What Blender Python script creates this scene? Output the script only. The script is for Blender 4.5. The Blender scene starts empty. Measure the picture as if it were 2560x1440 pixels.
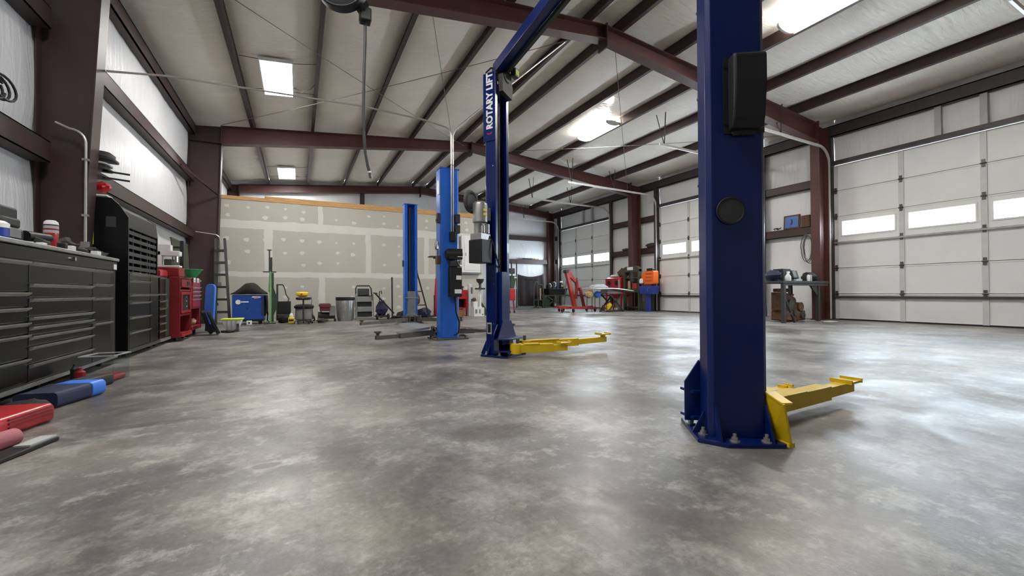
import bpy, bmesh, math, random
from mathutils import Vector, Matrix, noise
EXPOSURE, SKY, LAMP, LED = 0.62, 34.0, 80.0, 48.0

# ---------------------------------------------------------------- scene
S = bpy.context.scene
COL = S.collection
random.seed(7)

# ---------------------------------------------------------------- camera
CAMZ = 0.68
YAW, PITCH, ROLL, FPX = 0.465226, 0.010612, 0.005019, 1063.55
cam_d = bpy.data.cameras.new('camera')
cam_d.sensor_width = 36.0
cam_d.lens = 36.0 * FPX / 2560.0
cam_d.clip_start = 0.02
cam_d.clip_end = 200
cam = bpy.data.objects.new('camera', cam_d)
COL.objects.link(cam)
_r = Vector((math.cos(YAW), -math.sin(YAW), 0))
_f = Vector((math.sin(YAW) * math.cos(PITCH), math.cos(YAW) * math.cos(PITCH), math.sin(PITCH)))
_d = _f.cross(_r)
_r2 = math.cos(ROLL) * _r + math.sin(ROLL) * _d
_d2 = -math.sin(ROLL) * _r + math.cos(ROLL) * _d
m = Matrix.Identity(4)
for i in range(3):
    m[i][0] = _r2[i]; m[i][1] = -_d2[i]; m[i][2] = -_f[i]
m[2][3] = CAMZ
cam.matrix_world = m
S.camera = cam

# ---------------------------------------------------------------- light
S.view_settings.view_transform = 'Standard'
S.view_settings.look = 'None'
S.view_settings.gamma = 1.0
S.view_settings.use_curve_mapping = False
S.view_settings.exposure = EXPOSURE
w = bpy.data.worlds.new('daylight')
S.world = w
w.use_nodes = True
bg = w.node_tree.nodes['Background']
bg.inputs[0].default_value = (0.80, 0.90, 1.0, 1)
bg.inputs[1].default_value = SKY

def area(name, loc, size, power, rot, color=(1, 1, 1), portal=False):
    l = bpy.data.lights.new(name, 'AREA')
    l.shape = 'RECTANGLE'; l.size, l.size_y = size
    l.energy = power; l.color = color
    o = bpy.data.objects.new(name, l)
    o.location = loc; o.rotation_euler = rot
    if portal: l.cycles.is_portal = True
    COL.objects.link(o)
    return o

# ---------------------------------------------------------------- room numbers (metres)
XL, XR = -2.30, 11.50          # insulation faces of the side walls
GL, GR = -2.13, 11.32          # inner faces of the girts
YF, YB = -6.6, 18.15           # front wall (behind the camera) and end wall
Y1, Y2, Y3 = 5.75, 12.0, 17.95 # steel frames
XRIDGE, ZRIDGE, SLOPE = 4.65, 5.20, 0.0925
def ztop(x): return ZRIDGE - SLOPE * abs(x - XRIDGE)     # top of the rafters
def zbot(x): return 4.97 - 0.1215 * abs(x - XRIDGE)     # underside of the rafters
DOORX = 11.44

# ---------------------------------------------------------------- materials
def new_mat(name):
    mt = bpy.data.materials.new(name); mt.use_nodes = True
    nt = mt.node_tree
    b = nt.nodes['Principled BSDF']
    return mt, nt, b
def srgb(c):
    def f(v):
        v /= 255.0
        return v / 12.92 if v <= 0.04045 else ((v + 0.055) / 1.055) ** 2.4
    return (f(c[0]), f(c[1]), f(c[2]), 1)
MATS = {}
def mat(name, rgb, rough=0.5, metal=0.0, var=0.12, scale=6.0, bump=0.0, bscale=60.0, spec=0.5, coat=0.0, emit=None, stretch=None):
    """plain paint / plastic / metal with a little procedural variation"""
    if name in MATS: return MATS[name]
    mt, nt, b = new_mat(name)
    c = srgb(rgb)
    tc = nt.nodes.new('ShaderNodeTexCoord')
    src = tc.outputs['Object']
    if stretch:
        mp = nt.nodes.new('ShaderNodeMapping'); mp.inputs['Scale'].default_value = stretch
        nt.links.new(src, mp.inputs[0]); src = mp.outputs[0]
    nz = nt.nodes.new('ShaderNodeTexNoise'); nz.inputs['Scale'].default_value = scale
    nz.inputs['Detail'].default_value = 5
    nt.links.new(src, nz.inputs['Vector'])
    rp = nt.nodes.new('ShaderNodeValToRGB')
    rp.color_ramp.elements[0].position = 0.3; rp.color_ramp.elements[1].position = 0.7
    rp.color_ramp.elements[0].color = (c[0] * (1 - var), c[1] * (1 - var), c[2] * (1 - var), 1)
    rp.color_ramp.elements[1].color = (min(1, c[0] * (1 + var)), min(1, c[1] * (1 + var)), min(1, c[2] * (1 + var)), 1)
    nt.links.new(nz.outputs[0], rp.inputs[0])
    nt.links.new(rp.outputs[0], b.inputs['Base Color'])
    b.inputs['Roughness'].default_value = rough
    b.inputs['Metallic'].default_value = metal
    b.inputs['Specular IOR Level'].default_value = spec
    b.inputs['Coat Weight'].default_value = coat
    if bump:
        n2 = nt.nodes.new('ShaderNodeTexNoise'); n2.inputs['Scale'].default_value = bscale
        n2.inputs['Detail'].default_value = 4
        nt.links.new(src, n2.inputs['Vector'])
        bp = nt.nodes.new('ShaderNodeBump'); bp.inputs['Strength'].default_value = bump
        bp.inputs['Distance'].default_value = 0.02
        nt.links.new(n2.outputs[0], bp.inputs['Height'])
        nt.links.new(bp.outputs[0], b.inputs['Normal'])
    if emit:
        b.inputs['Emission Color'].default_value = (emit[0], emit[1], emit[2], 1)
        b.inputs['Emission Strength'].default_value = emit[3]
    MATS[name] = mt
    return mt

def floor_mat():
    mt, nt, b = new_mat('worn_concrete')
    L = nt.links.new
    tc = nt.nodes.new('ShaderNodeTexCoord')
    def nz(scale, detail, rough=0.6, dist=0.0, st=None):
        v = tc.outputs['Object']
        if st:
            mp = nt.nodes.new('ShaderNodeMapping'); mp.inputs['Scale'].default_value = st
            L(v, mp.inputs[0]); v = mp.outputs[0]
        n = nt.nodes.new('ShaderNodeTexNoise')
        n.inputs['Scale'].default_value = scale; n.inputs['Detail'].default_value = detail
        n.inputs['Roughness'].default_value = rough; n.inputs['Distortion'].default_value = dist
        L(v, n.inputs['Vector'])
        return n.outputs[0]
    def ramp(src, p0, c0, p1, c1):
        r = nt.nodes.new('ShaderNodeValToRGB')
        r.color_ramp.elements[0].position = p0; r.color_ramp.elements[1].position = p1
        r.color_ramp.elements[0].color = c0; r.color_ramp.elements[1].color = c1
        L(src, r.inputs[0]); return r.outputs[0]
    def mix(fac, a, c, mode='MIX'):
        x = nt.nodes.new('ShaderNodeMix'); x.data_type = 'RGBA'; x.blend_type = mode
        if isinstance(fac, float): x.inputs[0].default_value = fac
        else: L(fac, x.inputs[0])
        for sock, val in ((x.inputs[6], a), (x.inputs[7], c)):
            if isinstance(val, tuple): sock.default_value = val
            else: L(val, sock)
        return x.outputs[2]
    base = ramp(nz(0.55, 8, 0.62), 0.37, srgb((84, 79, 75)), 0.62, srgb((142, 141, 138)))
    # warm beige wear
    bei = ramp(nz(0.8, 8, 0.65, 0.0, (1, 1.4, 1)), 0.48, (0, 0, 0, 1), 0.66, (0.6, 0.6, 0.6, 1))
    c = mix(bei, base, srgb((160, 150, 134)))
    # pale scuffed patches, coarse and fine
    pale = ramp(nz(2.4, 10, 0.72), 0.50, (0, 0, 0, 1), 0.62, (0.7, 0.7, 0.7, 1))
    c = mix(pale, c, srgb((180, 178, 172)))
    pale2 = ramp(nz(8.0, 9, 0.75), 0.53, (0, 0, 0, 1), 0.62, (0.6, 0.6, 0.6, 1))
    c = mix(pale2, c, srgb((180, 177, 170)))
    # brown oil shade
    oil = ramp(nz(0.9, 9, 0.66, 0.0, (1.3, 0.8, 1.7)), 0.48, (0, 0, 0, 1), 0.62, (0.8, 0.8, 0.8, 1))
    c = mix(oil, c, srgb((76, 69, 64)))
    # fine aggregate speckle
    sp = ramp(nz(48, 4, 0.75), 0.3, (0.74, 0.74, 0.74, 1), 0.7, (1.12, 1.12, 1.12, 1))
    c = mix(1.0, c, sp, 'MULTIPLY')
    # old stains that have soaked in at known spots: x, y, half length, half width, turn, strength
    nn1 = nz(6.0, 6, 0.7)
    for (sx_, sy_, ra, rb, tw, st) in ((5.55, 8.15, 0.62, 0.22, -1.2, 0.75), (-0.70, 2.85, 0.28, 0.05, 0.0, 0.65), (-0.11, 1.95, 0.055, 0.03, 0.0, 0.8),
                                   (0.07, 7.06, 0.17, 0.09, 0.2, 0.7), (0.85, 1.90, 0.24, 0.14, -0.3, 0.55), (-0.42, 3.02, 0.05, 0.03, 0, 0.6), (0.98, 2.05, 0.2, 0.16, 0.5, 0.35), (9.3, 14.8, 0.35, 0.25, 0, 0.6), (-0.5, 8.2, 0.7, 0.12, 0.1, 0.4), (1.7, 2.2, 0.35, 0.2, 0.4, 0.45)):
        mp = nt.nodes.new('ShaderNodeMapping'); mp.vector_type = 'TEXTURE'
        mp.inputs['Location'].default_value = (sx_, sy_, 0); mp.inputs['Rotation'].default_value = (0, 0, tw); mp.inputs['Scale'].default_value = (ra, rb, 1)
        L(tc.outputs['Object'], mp.inputs[0])
        ln = nt.nodes.new('ShaderNodeVectorMath'); ln.operation = 'LENGTH'; L(mp.outputs[0], ln.inputs[0])
        ad = nt.nodes.new('ShaderNodeMath'); ad.operation = 'ADD'; L(ln.outputs['Value'], ad.inputs[0])
        mu = nt.nodes.new('ShaderNodeMath'); mu.operation = 'MULTIPLY_ADD'; L(nn1, mu.inputs[0]); mu.inputs[1].default_value = 1.6; mu.inputs[2].default_value = -0.8
        L(mu.outputs[0], ad.inputs[1])
        c = mix(ramp(ad.outputs[0], 0.72, (st, st, st, 1), 1.05, (0, 0, 0, 1)), c, srgb((72, 66, 58)))
    L(c, b.inputs['Base Color'])
    rr = ramp(nz(1.4, 6, 0.7, 0.6), 0.35, (0.3, 0.3, 0.3, 1), 0.7, (0.54, 0.54, 0.54, 1))
    L(rr, b.inputs['Roughness'])
    b.inputs['Specular IOR Level'].default_value = 0.55
    bp = nt.nodes.new('ShaderNodeBump'); bp.inputs['Strength'].default_value = 0.12
    bp.inputs['Distance'].default_value = 0.01
    L(nz(30, 6, 0.7), bp.inputs['Height']); L(bp.outputs[0], b.inputs['Normal'])
    return mt

def vinyl_mat(name, rgb, rough, stretch, bump=0.5, bscale=9.0, dirt=0.16):
    """white vinyl facing of the insulation: wrinkled, slightly glossy"""
    mt, nt, b = new_mat(name)
    L = nt.links.new
    tc = nt.nodes.new('ShaderNodeTexCoord')
    mp = nt.nodes.new('ShaderNodeMapping'); mp.inputs['Scale'].default_value = stretch
    L(tc.outputs['Object'], mp.inputs[0])
    n1 = nt.nodes.new('ShaderNodeTexNoise'); n1.inputs['Scale'].default_value = bscale
    n1.inputs['Detail'].default_value = 6; n1.inputs['Roughness'].default_value = 0.6; n1.inputs['Distortion'].default_value = 0.8
    L(mp.outputs[0], n1.inputs['Vector'])
    n2 = nt.nodes.new('ShaderNodeTexNoise'); n2.inputs['Scale'].default_value = 0.9; n2.inputs['Detail'].default_value = 4
    L(tc.outputs['Object'], n2.inputs['Vector'])
    c = srgb(rgb)
    r = nt.nodes.new('ShaderNodeValToRGB')
    r.color_ramp.elements[0].position = 0.3; r.color_ramp.elements[1].position = 0.65
    r.color_ramp.elements[0].color = (c[0] * (1 - dirt), c[1] * (1 - dirt), c[2] * (1 - dirt * 1.1), 1)
    r.color_ramp.elements[1].color = c
    L(n2.outputs[0], r.inputs[0]); L(r.outputs[0], b.inputs['Base Color'])
    bp = nt.nodes.new('ShaderNodeBump'); bp.inputs['Strength'].default_value = bump
    bp.inputs['Distance'].default_value = 0.03
    L(n1.outputs[0], bp.inputs['Height']); L(bp.outputs[0], b.inputs['Normal'])
    b.inputs['Roughness'].default_value = rough
    return mt

def glass_mat():
    mt = bpy.data.materials.new('window_glass'); mt.use_nodes = True
    nt = mt.node_tree; nt.nodes.clear()
    out = nt.nodes.new('ShaderNodeOutputMaterial')
    tr = nt.nodes.new('ShaderNodeBsdfTransparent'); tr.inputs[0].default_value = (0.94, 0.96, 0.97, 1)
    gl = nt.nodes.new('ShaderNodeBsdfGlossy'); gl.inputs['Roughness'].default_value = 0.03
    fr = nt.nodes.new('ShaderNodeFresnel'); fr.inputs[0].default_value = 1.3
    mx = nt.nodes.new('ShaderNodeMixShader')
    ge = nt.nodes.new('ShaderNodeNewGeometry'); sb = nt.nodes.new('ShaderNodeMath'); sb.operation = 'SUBTRACT'; sb.inputs[0].default_value = 1.0
    nt.links.new(ge.outputs['Backfacing'], sb.inputs[1]); ml = nt.nodes.new('ShaderNodeMath'); ml.operation = 'MULTIPLY'
    nt.links.new(fr.outputs[0], ml.inputs[0]); nt.links.new(sb.outputs[0], ml.inputs[1])
    nt.links.new(ml.outputs[0], mx.inputs[0]); nt.links.new(tr.outputs[0], mx.inputs[1]); nt.links.new(gl.outputs[0], mx.inputs[2])
    nt.links.new(mx.outputs[0], out.inputs[0])
    return mt

M = {}
def MM(key, *a, **k): M[key] = mat(key, *a, **k)
MM('red_iron_lit', (84, 48, 45), 0.5, var=0.14, scale=3, bump=0.05)  # red iron with its lit tone put into the colour
MM('red_iron_shaded', (60, 41, 39), 0.5, var=0.15, scale=4, bump=0.05)  # the same red iron, its shaded tone put into the colour
MM('jamb_dark', (58, 50, 50), 0.5, var=0.15)
MM('door_white', (230, 231, 229), 0.42, var=0.03, scale=2, bump=0.04, bscale=90)
MM('door_frame', (205, 205, 203), 0.4, var=0.05)
MM('galv', (172, 172, 168), 0.38, metal=0.75, var=0.15, scale=14)
MM('galv_dark', (92, 90, 86), 0.45, metal=0.6, var=0.2, scale=14)
MM('rubber', (26, 26, 26), 0.75, var=0.2)
MM('strut_dark', (66, 62, 58), 0.5, var=0.1)
MM('drywall', (186, 183, 172), 0.9, var=0.035, scale=1.4, bump=0.03)
MM('mud', (212, 211, 203), 0.85, var=0.03, scale=3, bump=0.06)
MM('lumber', (196, 152, 98), 0.7, var=0.22, scale=5, stretch=(0.7, 8, 8), bump=0.05)
MM('lift_blue', (3, 27, 88), 0.3, var=0.07, scale=2.5, spec=0.35, coat=0.12)
MM('lift_blue_old', (34, 100, 200), 0.34, var=0.1, scale=3, coat=0.15)
MM('lift_grey', (120, 124, 128), 0.5, var=0.15)
MM('lift_yellow', (222, 186, 24), 0.42, var=0.1, scale=7, coat=0.1)
MM('arm_grey', (86, 82, 76), 0.55, var=0.25, scale=9)
MM('black', (22, 22, 24), 0.5, var=0.2)
MM('black_gloss', (19, 19, 20), 0.27, var=0.12, spec=0.22)
MM('black_matte', (30, 29, 29), 0.8, var=0.25, bump=0.1)
MM('charcoal', (54, 54, 54), 0.6, var=0.2)
MM('grey', (120, 120, 118), 0.55, var=0.15)
MM('grey_light', (176, 178, 178), 0.5, var=0.1)
MM('alu_top', (150, 150, 146), 0.4, metal=0.3, var=0.2, scale=12)
MM('chrome', (205, 205, 205), 0.18, metal=1.0, var=0.05)
MM('white', (232, 232, 230), 0.5, var=0.04)
MM('white_gloss', (236, 236, 236), 0.25, var=0.03)
MM('red', (176, 26, 34), 0.35, var=0.1, coat=0.2)
MM('red_dark', (134, 24, 28), 0.45, var=0.15)
MM('red_orange', (168, 50, 40), 0.45, var=0.15)
MM('maroon', (98, 40, 46), 0.55, var=0.15)
MM('pink', (170, 100, 108), 0.6, var=0.15)
MM('green', (36, 128, 76), 0.4, var=0.12)
MM('green_pale', (118, 170, 112), 0.45, var=0.12)
MM('green_dark', (44, 62, 44), 0.6, var=0.2)
MM('olive', (62, 66, 48), 0.6, var=0.2)
MM('yellow', (232, 198, 30), 0.45, var=0.08)
MM('hivis', (204, 222, 60), 0.6, var=0.08)
MM('blue', (24, 70, 148), 0.4, var=0.1)
MM('blue_bright', (66, 130, 236), 0.4, var=0.06)
MM('blue_navy', (34, 40, 70), 0.6, var=0.2)
MM('blue_royal', (40, 62, 150), 0.4, var=0.12)
MM('orange', (232, 104, 24), 0.45, var=0.08)
MM('brown', (92, 66, 46), 0.7, var=0.35, scale=18, bump=0.3)
MM('tan', (176, 148, 112), 0.75, var=0.15)
MM('cardboard', (150, 112, 78), 0.8, var=0.1)
MM('rust', (112, 78, 54), 0.75, var=0.35, scale=20, bump=0.25)
MM('cloth_dark', (58, 52, 52), 0.9, var=0.2, bump=0.2, bscale=30)
MM('rag', (72, 66, 62), 0.95, var=0.3, bump=0.3, bscale=40)
MM('track_white', (214, 210, 205), 0.4, metal=0.2, var=0.06)
MM('conduit', (186, 180, 176), 0.35, metal=0.5, var=0.1)
MM('cable_grey', (110, 108, 104), 0.6, var=0.1)
MM('lamp_white', (235, 235, 235), 0.4, emit=(1.0, 0.965, 0.91, LAMP))
MM('led_white', (235, 235, 235), 0.4, emit=(1.0, 0.98, 0.95, LED))
MM('screen_blue', (48, 98, 176), 0.3, var=0.05)
M['floor'] = floor_mat()
M['vinyl_roof'] = vinyl_mat('vinyl_roof', (248, 240, 228), 0.34, (0.7, 3.2, 1), 0.9, 5.0, 0.1)
M['vinyl_wall'] = vinyl_mat('vinyl_wall', (232, 232, 234), 0.32, (1, 2.6, 0.5), 0.8, 4.0, 0.08)
M['glass'] = glass_mat()

# ---------------------------------------------------------------- mesh building
WLOC = {}
class MB:
    """collects faces in world coordinates (or through self.M) and links them as one mesh object"""
    def __init__(self, M=None):
        self.v = []; self.f = []; self.M = M
    def add(self, vs, fs):
        n = len(self.v)
        for p in vs:
            p = Vector(p)
            self.v.append(self.M @ p if self.M else p)
        for f in fs: self.f.append(tuple(n + i for i in f))
        return self
    def box(self, x0, x1, y0, y1, z0, z1):
        if x0 > x1: x0, x1 = x1, x0
        if y0 > y1: y0, y1 = y1, y0
        if z0 > z1: z0, z1 = z1, z0
        vs = [(x0, y0, z0), (x1, y0, z0), (x1, y1, z0), (x0, y1, z0), (x0, y0, z1), (x1, y0, z1), (x1, y1, z1), (x0, y1, z1)]
        return self.add(vs, [(0, 3, 2, 1), (4, 5, 6, 7), (0, 1, 5, 4), (1, 2, 6, 5), (2, 3, 7, 6), (3, 0, 4, 7)])
    def prism(self, pts, a0, a1, axis='z'):
        """polygon pts extruded along axis; pts are (x,y) for z, (x,z) for y, (y,z) for x"""
        def P(p, a):
            return (p[0], p[1], a) if axis == 'z' else (p[0], a, p[1]) if axis == 'y' else (a, p[0], p[1])
        n = len(pts)
        vs = [P(p, a0) for p in pts] + [P(p, a1) for p in pts]
        fs = [tuple(range(n)), tuple(range(2 * n - 1, n - 1, -1))]
        fs += [(i, n + i, n + (i + 1) % n, (i + 1) % n) for i in range(n)]
        return self.add(vs, fs)
    def beam(self, p0, p1, w, h, up=(0, 0, 1)):
        """rectangular bar from p0 to p1, w sideways and h along up"""
        p0 = Vector(p0); p1 = Vector(p1); d = (p1 - p0).normalized()
        u = Vector(up)
        s = d.cross(u)
        if s.length < 1e-4: s = d.cross(Vector((1, 0, 0)))
        s.normalize(); u = s.cross(d).normalized()
        vs = []
        for p in (p0, p1):
            for a, b in ((-1, -1), (1, -1), (1, 1), (-1, 1)):
                vs.append(p + s * (a * w / 2) + u * (b * h / 2))
        return self.add(vs, [(0, 3, 2, 1), (4, 5, 6, 7), (0, 1, 5, 4), (1, 2, 6, 5), (2, 3, 7, 6), (3, 0, 4, 7)])
    def cyl(self, p0, p1, r0, r1=None, n=12):
        if r1 is None: r1 = r0
        p0 = Vector(p0); p1 = Vector(p1); d = (p1 - p0).normalized()
        s = d.cross(Vector((0, 0, 1)))
        if s.length < 1e-4: s = Vector((1, 0, 0))
        s.normalize(); t = d.cross(s)
        vs = []
        for p, r in ((p0, r0), (p1, r1)):
            for i in range(n):
                a = 2 * math.pi * i / n
                vs.append(p + (s * math.cos(a) + t * math.sin(a)) * r)
        fs = [tuple(range(n)), tuple(range(2 * n - 1, n - 1, -1))]
        fs += [(i, n + i, n + (i + 1) % n, (i + 1) % n) for i in range(n)]
        return self.add(vs, fs)
    def tube(self, pts, r, n=8):
        pts = [Vector(p) for p in pts]
        vs = []; fs = []
        prev = None
        for i, p in enumerate(pts):
            d = (pts[min(i + 1, len(pts) - 1)] - pts[max(i - 1, 0)]).normalized()
            s = prev - d * prev.dot(d) if prev is not None else d.cross(Vector((0, 0, 1)))
            if s.length < 1e-4: s = d.cross(Vector((1, 0, 0)))
            s.normalize(); prev = s; t = d.cross(s)
            rr = r[i] if isinstance(r, (list, tuple)) else r
            for k in range(n):
                a = 2 * math.pi * k / n
                vs.append(p + (s * math.cos(a) + t * math.sin(a)) * rr)
        for i in range(len(pts) - 1):
            for k in range(n):
                fs.append((i * n + k, (i + 1) * n + k, (i + 1) * n + (k + 1) % n, i * n + (k + 1) % n))
        fs.append(tuple(range(n))); fs.append(tuple(range(len(pts) * n - 1, (len(pts) - 1) * n - 1, -1)))
        return self.add(vs, fs)
    def lathe(self, c, prof, n=20, sx=1, sy=1):
        """profile (r, z) turned about the vertical through c"""
        vs = []; fs = []
        for r, z in prof:
            for k in range(n):
                a = 2 * math.pi * k / n
                vs.append((c[0] + r * sx * math.cos(a), c[1] + r * sy * math.sin(a), c[2] + z))
        for i in range(len(prof) - 1):
            for k in range(n):
                fs.append((i * n + k, i * n + (k + 1) % n, (i + 1) * n + (k + 1) % n, (i + 1) * n + k))
        fs.append(tuple(range(n - 1, -1, -1))); fs.append(tuple(range((len(prof) - 1) * n, len(prof) * n)))
        return self.add(vs, fs)
    def blob(self, c, rad, n=12, rings=8, jit=0.0, seed=0, flat=None):
        """rounded lump (soft goods, bags, rags)"""
        vs = []; fs = []
        for i in range(rings + 1):
            ph = math.pi * i / rings
            for k in range(n):
                a = 2 * math.pi * k / n
                d = Vector((math.sin(ph) * math.cos(a), math.sin(ph) * math.sin(a), -math.cos(ph)))
                s = 1 + jit * noise.noise(d * 2.1 + Vector((seed * 3.7, seed, 1.3)))
                p = Vector((c[0] + d.x * rad[0] * s, c[1] + d.y * rad[1] * s, c[2] + d.z * rad[2] * s))
                if flat is not None and p.z < flat: p.z = flat
                vs.append(p)
        for i in range(rings):
            for k in range(n):
                fs.append((i * n + k, i * n + (k + 1) % n, (i + 1) * n + (k + 1) % n, (i + 1) * n + k))
        return self.add(vs, fs)
    def sheet(self, fn, nu, nv):
        """grid surface fn(u, v) for u, v in 0..1"""
        vs = [fn(i / nu, j / nv) for j in range(nv + 1) for i in range(nu + 1)]
        fs = [(j * (nu + 1) + i, j * (nu + 1) + i + 1, (j + 1) * (nu + 1) + i + 1, (j + 1) * (nu + 1) + i) for j in range(nv) for i in range(nu)]
        return self.add(vs, fs)
    def build(self, name, material, parent=None, bevel=0.0, smooth=35, origin=None, solid=0.0):
        if parent is not None: o0 = WLOC[parent.name]
        elif origin is not None: o0 = Vector(origin)
        else: o0 = Vector((0, 0, 0))
        me = bpy.data.meshes.new(name)
        me.from_pydata([tuple(p - o0) for p in self.v], [], self.f)
        bm = bmesh.new(); bm.from_mesh(me)
        bmesh.ops.remove_doubles(bm, verts=bm.verts, dist=1e-5)
        bmesh.ops.recalc_face_normals(bm, faces=bm.faces)
        bm.to_mesh(me); bm.free()
        me.materials.append(M[material] if isinstance(material, str) else material)
        if smooth:
            me.shade_smooth(); me.set_sharp_from_angle(angle=math.radians(smooth))
        o = bpy.data.objects.new(name, me)
        COL.objects.link(o)
        if solid:
            md = o.modifiers.new('solid', 'SOLIDIFY'); md.thickness = solid; md.offset = 0
        if bevel:
            md = o.modifiers.new('bevel', 'BEVEL'); md.width = bevel; md.segments = 2
            md.limit_method = 'ANGLE'; md.angle_limit = math.radians(40)
        if parent is not None: o.parent = parent
        else: o.location = o0
        WLOC[o.name] = o0
        return o

def thing(name, label, cat, loc, group=None):
    o = bpy.data.objects.new(name, None); COL.objects.link(o)
    o.empty_display_size = 0.1
    o.location = loc; o['label'] = label; o['category'] = cat
    if group: o['group'] = group
    WLOC[o.name] = Vector(loc)
    return o
def tag(o, label, cat, group=None, kind=None):
    o['label'] = label; o['category'] = cat
    if group: o['group'] = group
    if kind: o['kind'] = kind
    return o
def struct(o):
    o['kind'] = 'structure'; return o
def sroot(name):
    o = bpy.data.objects.new(name, None); COL.objects.link(o)
    o.empty_display_size = 0.1; o['kind'] = 'structure'
    WLOC[o.name] = Vector((0, 0, 0)); return o
def copy_thing(root, loc, label, group=None):
    """copy a thing, its parts and sub-parts (mesh data shared)"""
    r = root.copy(); COL.objects.link(r); r.location = loc
    r['label'] = label
    if group: r['group'] = group
    def kids(a, b):
        for ch in list(a.children):
            c = ch.copy(); COL.objects.link(c); c.parent = b; kids(ch, c)
    kids(root, r)
    return r
def rotm(loc, rz=0, rx=0, ry=0):
    return Matrix.Translation(loc) @ Matrix.Rotation(rz, 4, 'Z') @ Matrix.Rotation(ry, 4, 'Y') @ Matrix.Rotation(rx, 4, 'X')
def text_mesh(txt, size, extrude, bold=0.0, shear=0.0):
    cu = bpy.data.curves.new('lettering', 'FONT')
    cu.body = txt; cu.size = size; cu.extrude = extrude; cu.offset = bold; cu.shear = shear
    cu.align_x = 'LEFT'; cu.resolution_u = 3
    o = bpy.data.objects.new('lettering', cu); COL.objects.link(o)
    bpy.context.view_layer.update()
    me = bpy.data.meshes.new_from_object(o.evaluated_get(bpy.context.evaluated_depsgraph_get()))
    bpy.data.objects.remove(o); bpy.data.curves.remove(cu)
    return me
def text_part(name, txt, size, extrude, mtx, material, parent, bold=0.0, shear=0.0):
    me = text_mesh(txt, size, extrude, bold, shear)
    b = MB(mtx)
    b.add([v.co for v in me.vertices], [tuple(p.vertices) for p in me.polygons])
    bpy.data.meshes.remove(me)
    return b.build(name, material, parent, smooth=0)
def arc(cx, cz, r, a0, a1, n=8):
    return [(cx + r * math.cos(math.radians(a0 + (a1 - a0) * i / n)), cz + r * math.sin(math.radians(a0 + (a1 - a0) * i / n))) for i in range(n + 1)]
def rrect(x0, x1, y0, y1, r, n=4):
    return arc(x1 - r, y1 - r, r, 0, 90, n) + arc(x0 + r, y1 - r, r, 90, 180, n) + arc(x0 + r, y0 + r, r, 180, 270, n) + arc(x1 - r, y0 + r, r, 270, 360, n)

# ================================================================ THE SETTING
b = MB(); b.box(XL - 0.3, XR + 0.6, YF - 0.3, YB + 0.3, -0.12, 0.0)
struct(b.build('floor', 'floor', smooth=0))

# ---- roof: deck, insulation sheets sagging between purlins, purlins
PURLINS = [-0.97, 0.35, 1.63, 2.90, 4.34, 4.96, 6.20, 7.36, 8.66, 10.06]
b = MB()
b.prism([(XL - 0.2, ztop(XL - 0.2) + 0.27), (XRIDGE, ZRIDGE + 0.27), (XR + 0.2, ztop(XR + 0.2) + 0.27), (XR + 0.2, ztop(XR + 0.2) + 0.35), (XRIDGE, ZRIDGE + 0.35), (XL - 0.2, ztop(XL - 0.2) + 0.35)], YF - 0.2, YB + 0.2, 'y')
ceiling = struct(b.build('ceiling', 'grey_light', smooth=0))
FRY = [YF + 0.15, -0.5, Y1, Y2, Y3]
def near_frame(y):
    return min(abs(y - f) for f in FRY)
edges = [XL] + PURLINS + [XR]
for k in range(len(edges) - 1):
    xa, xb = edges[k], edges[k + 1]
    if k: xa += 0.012
    if k < len(edges) - 2: xb -= 0.012
    wid = xb - xa
    def fn(u, v, xa=xa, wid=wid, k=k):
        x = xa + wid * u; y = YF + (YB - YF) * v
        sag = 0.10 * (0.5 + 0.5 * min(1, near_frame(y) / 0.9))
        prof = (math.sin(math.pi * u)) ** 0.6
        z = ztop(x) + 0.2 - sag * prof * min(1, wid / 1.1)
        z += 0.012 * prof * noise.noise(Vector((x * 1.2, y * 3.5, k * 9.1)))
        z += 0.006 * prof * noise.noise(Vector((x * 3.0, y * 11.0, k * 5.1)))
        return (x, y, z)
    b = MB(); b.sheet(fn, 12, 300)
    b.build('insulation_sheet', 'vinyl_roof', ceiling, smooth=80)
for x in PURLINS:
    b = MB(); z = ztop(x); s = 1 if x < XRIDGE else -1
    t = 0.006
    b.prism([(x - t, z + 0.2), (x - t, z + t * 2), (x - 0.065 * s if s > 0 else x - t, z + t * 2), (x - 0.065 * s if s > 0 else x - t, z), (x + 0.065 if s < 0 else x + t, z), (x + 0.065 if s < 0 else x + t, z + t * 2), (x + t, z + t * 2), (x + t, z + 0.2)], YF, YB, 'y')
    b.build('purlin', 'red_iron_shaded', ceiling, smooth=0)
# thin bracing cables under the roof
def cable(p0, p1, sag, r, nm='brace_cable', mt='cable_grey', par=ceiling):
    pts = []
    for i in range(13):
        t = i / 12
        p = Vector(p0).lerp(Vector(p1), t); p.z -= sag * 4 * t * (1 - t); pts.append(p)
    MB().tube(pts, r, 5).build(nm, mt, par)
cable((1.6, Y1, 5.0), (4.1, Y2, 5.05), 0.05, 0.006)
cable((-1.6, Y1 + 0.2, 4.62), (4.4, Y2 - 0.1, 5.05), 0.05, 0.006)
cable((-1.6, Y2 - 0.2, 4.6), (4.3, Y1 + 0.2, 5.05), 0.05, 0.006)
cable((5.0, Y1 + 0.1, 4.95), (10.6, Y2 - 0.2, 4.4), 0.05, 0.006)
cable((5.0, Y2 - 0.1, 4.95), (10.6, Y1 + 0.2, 4.4), 0.05, 0.006)

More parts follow.
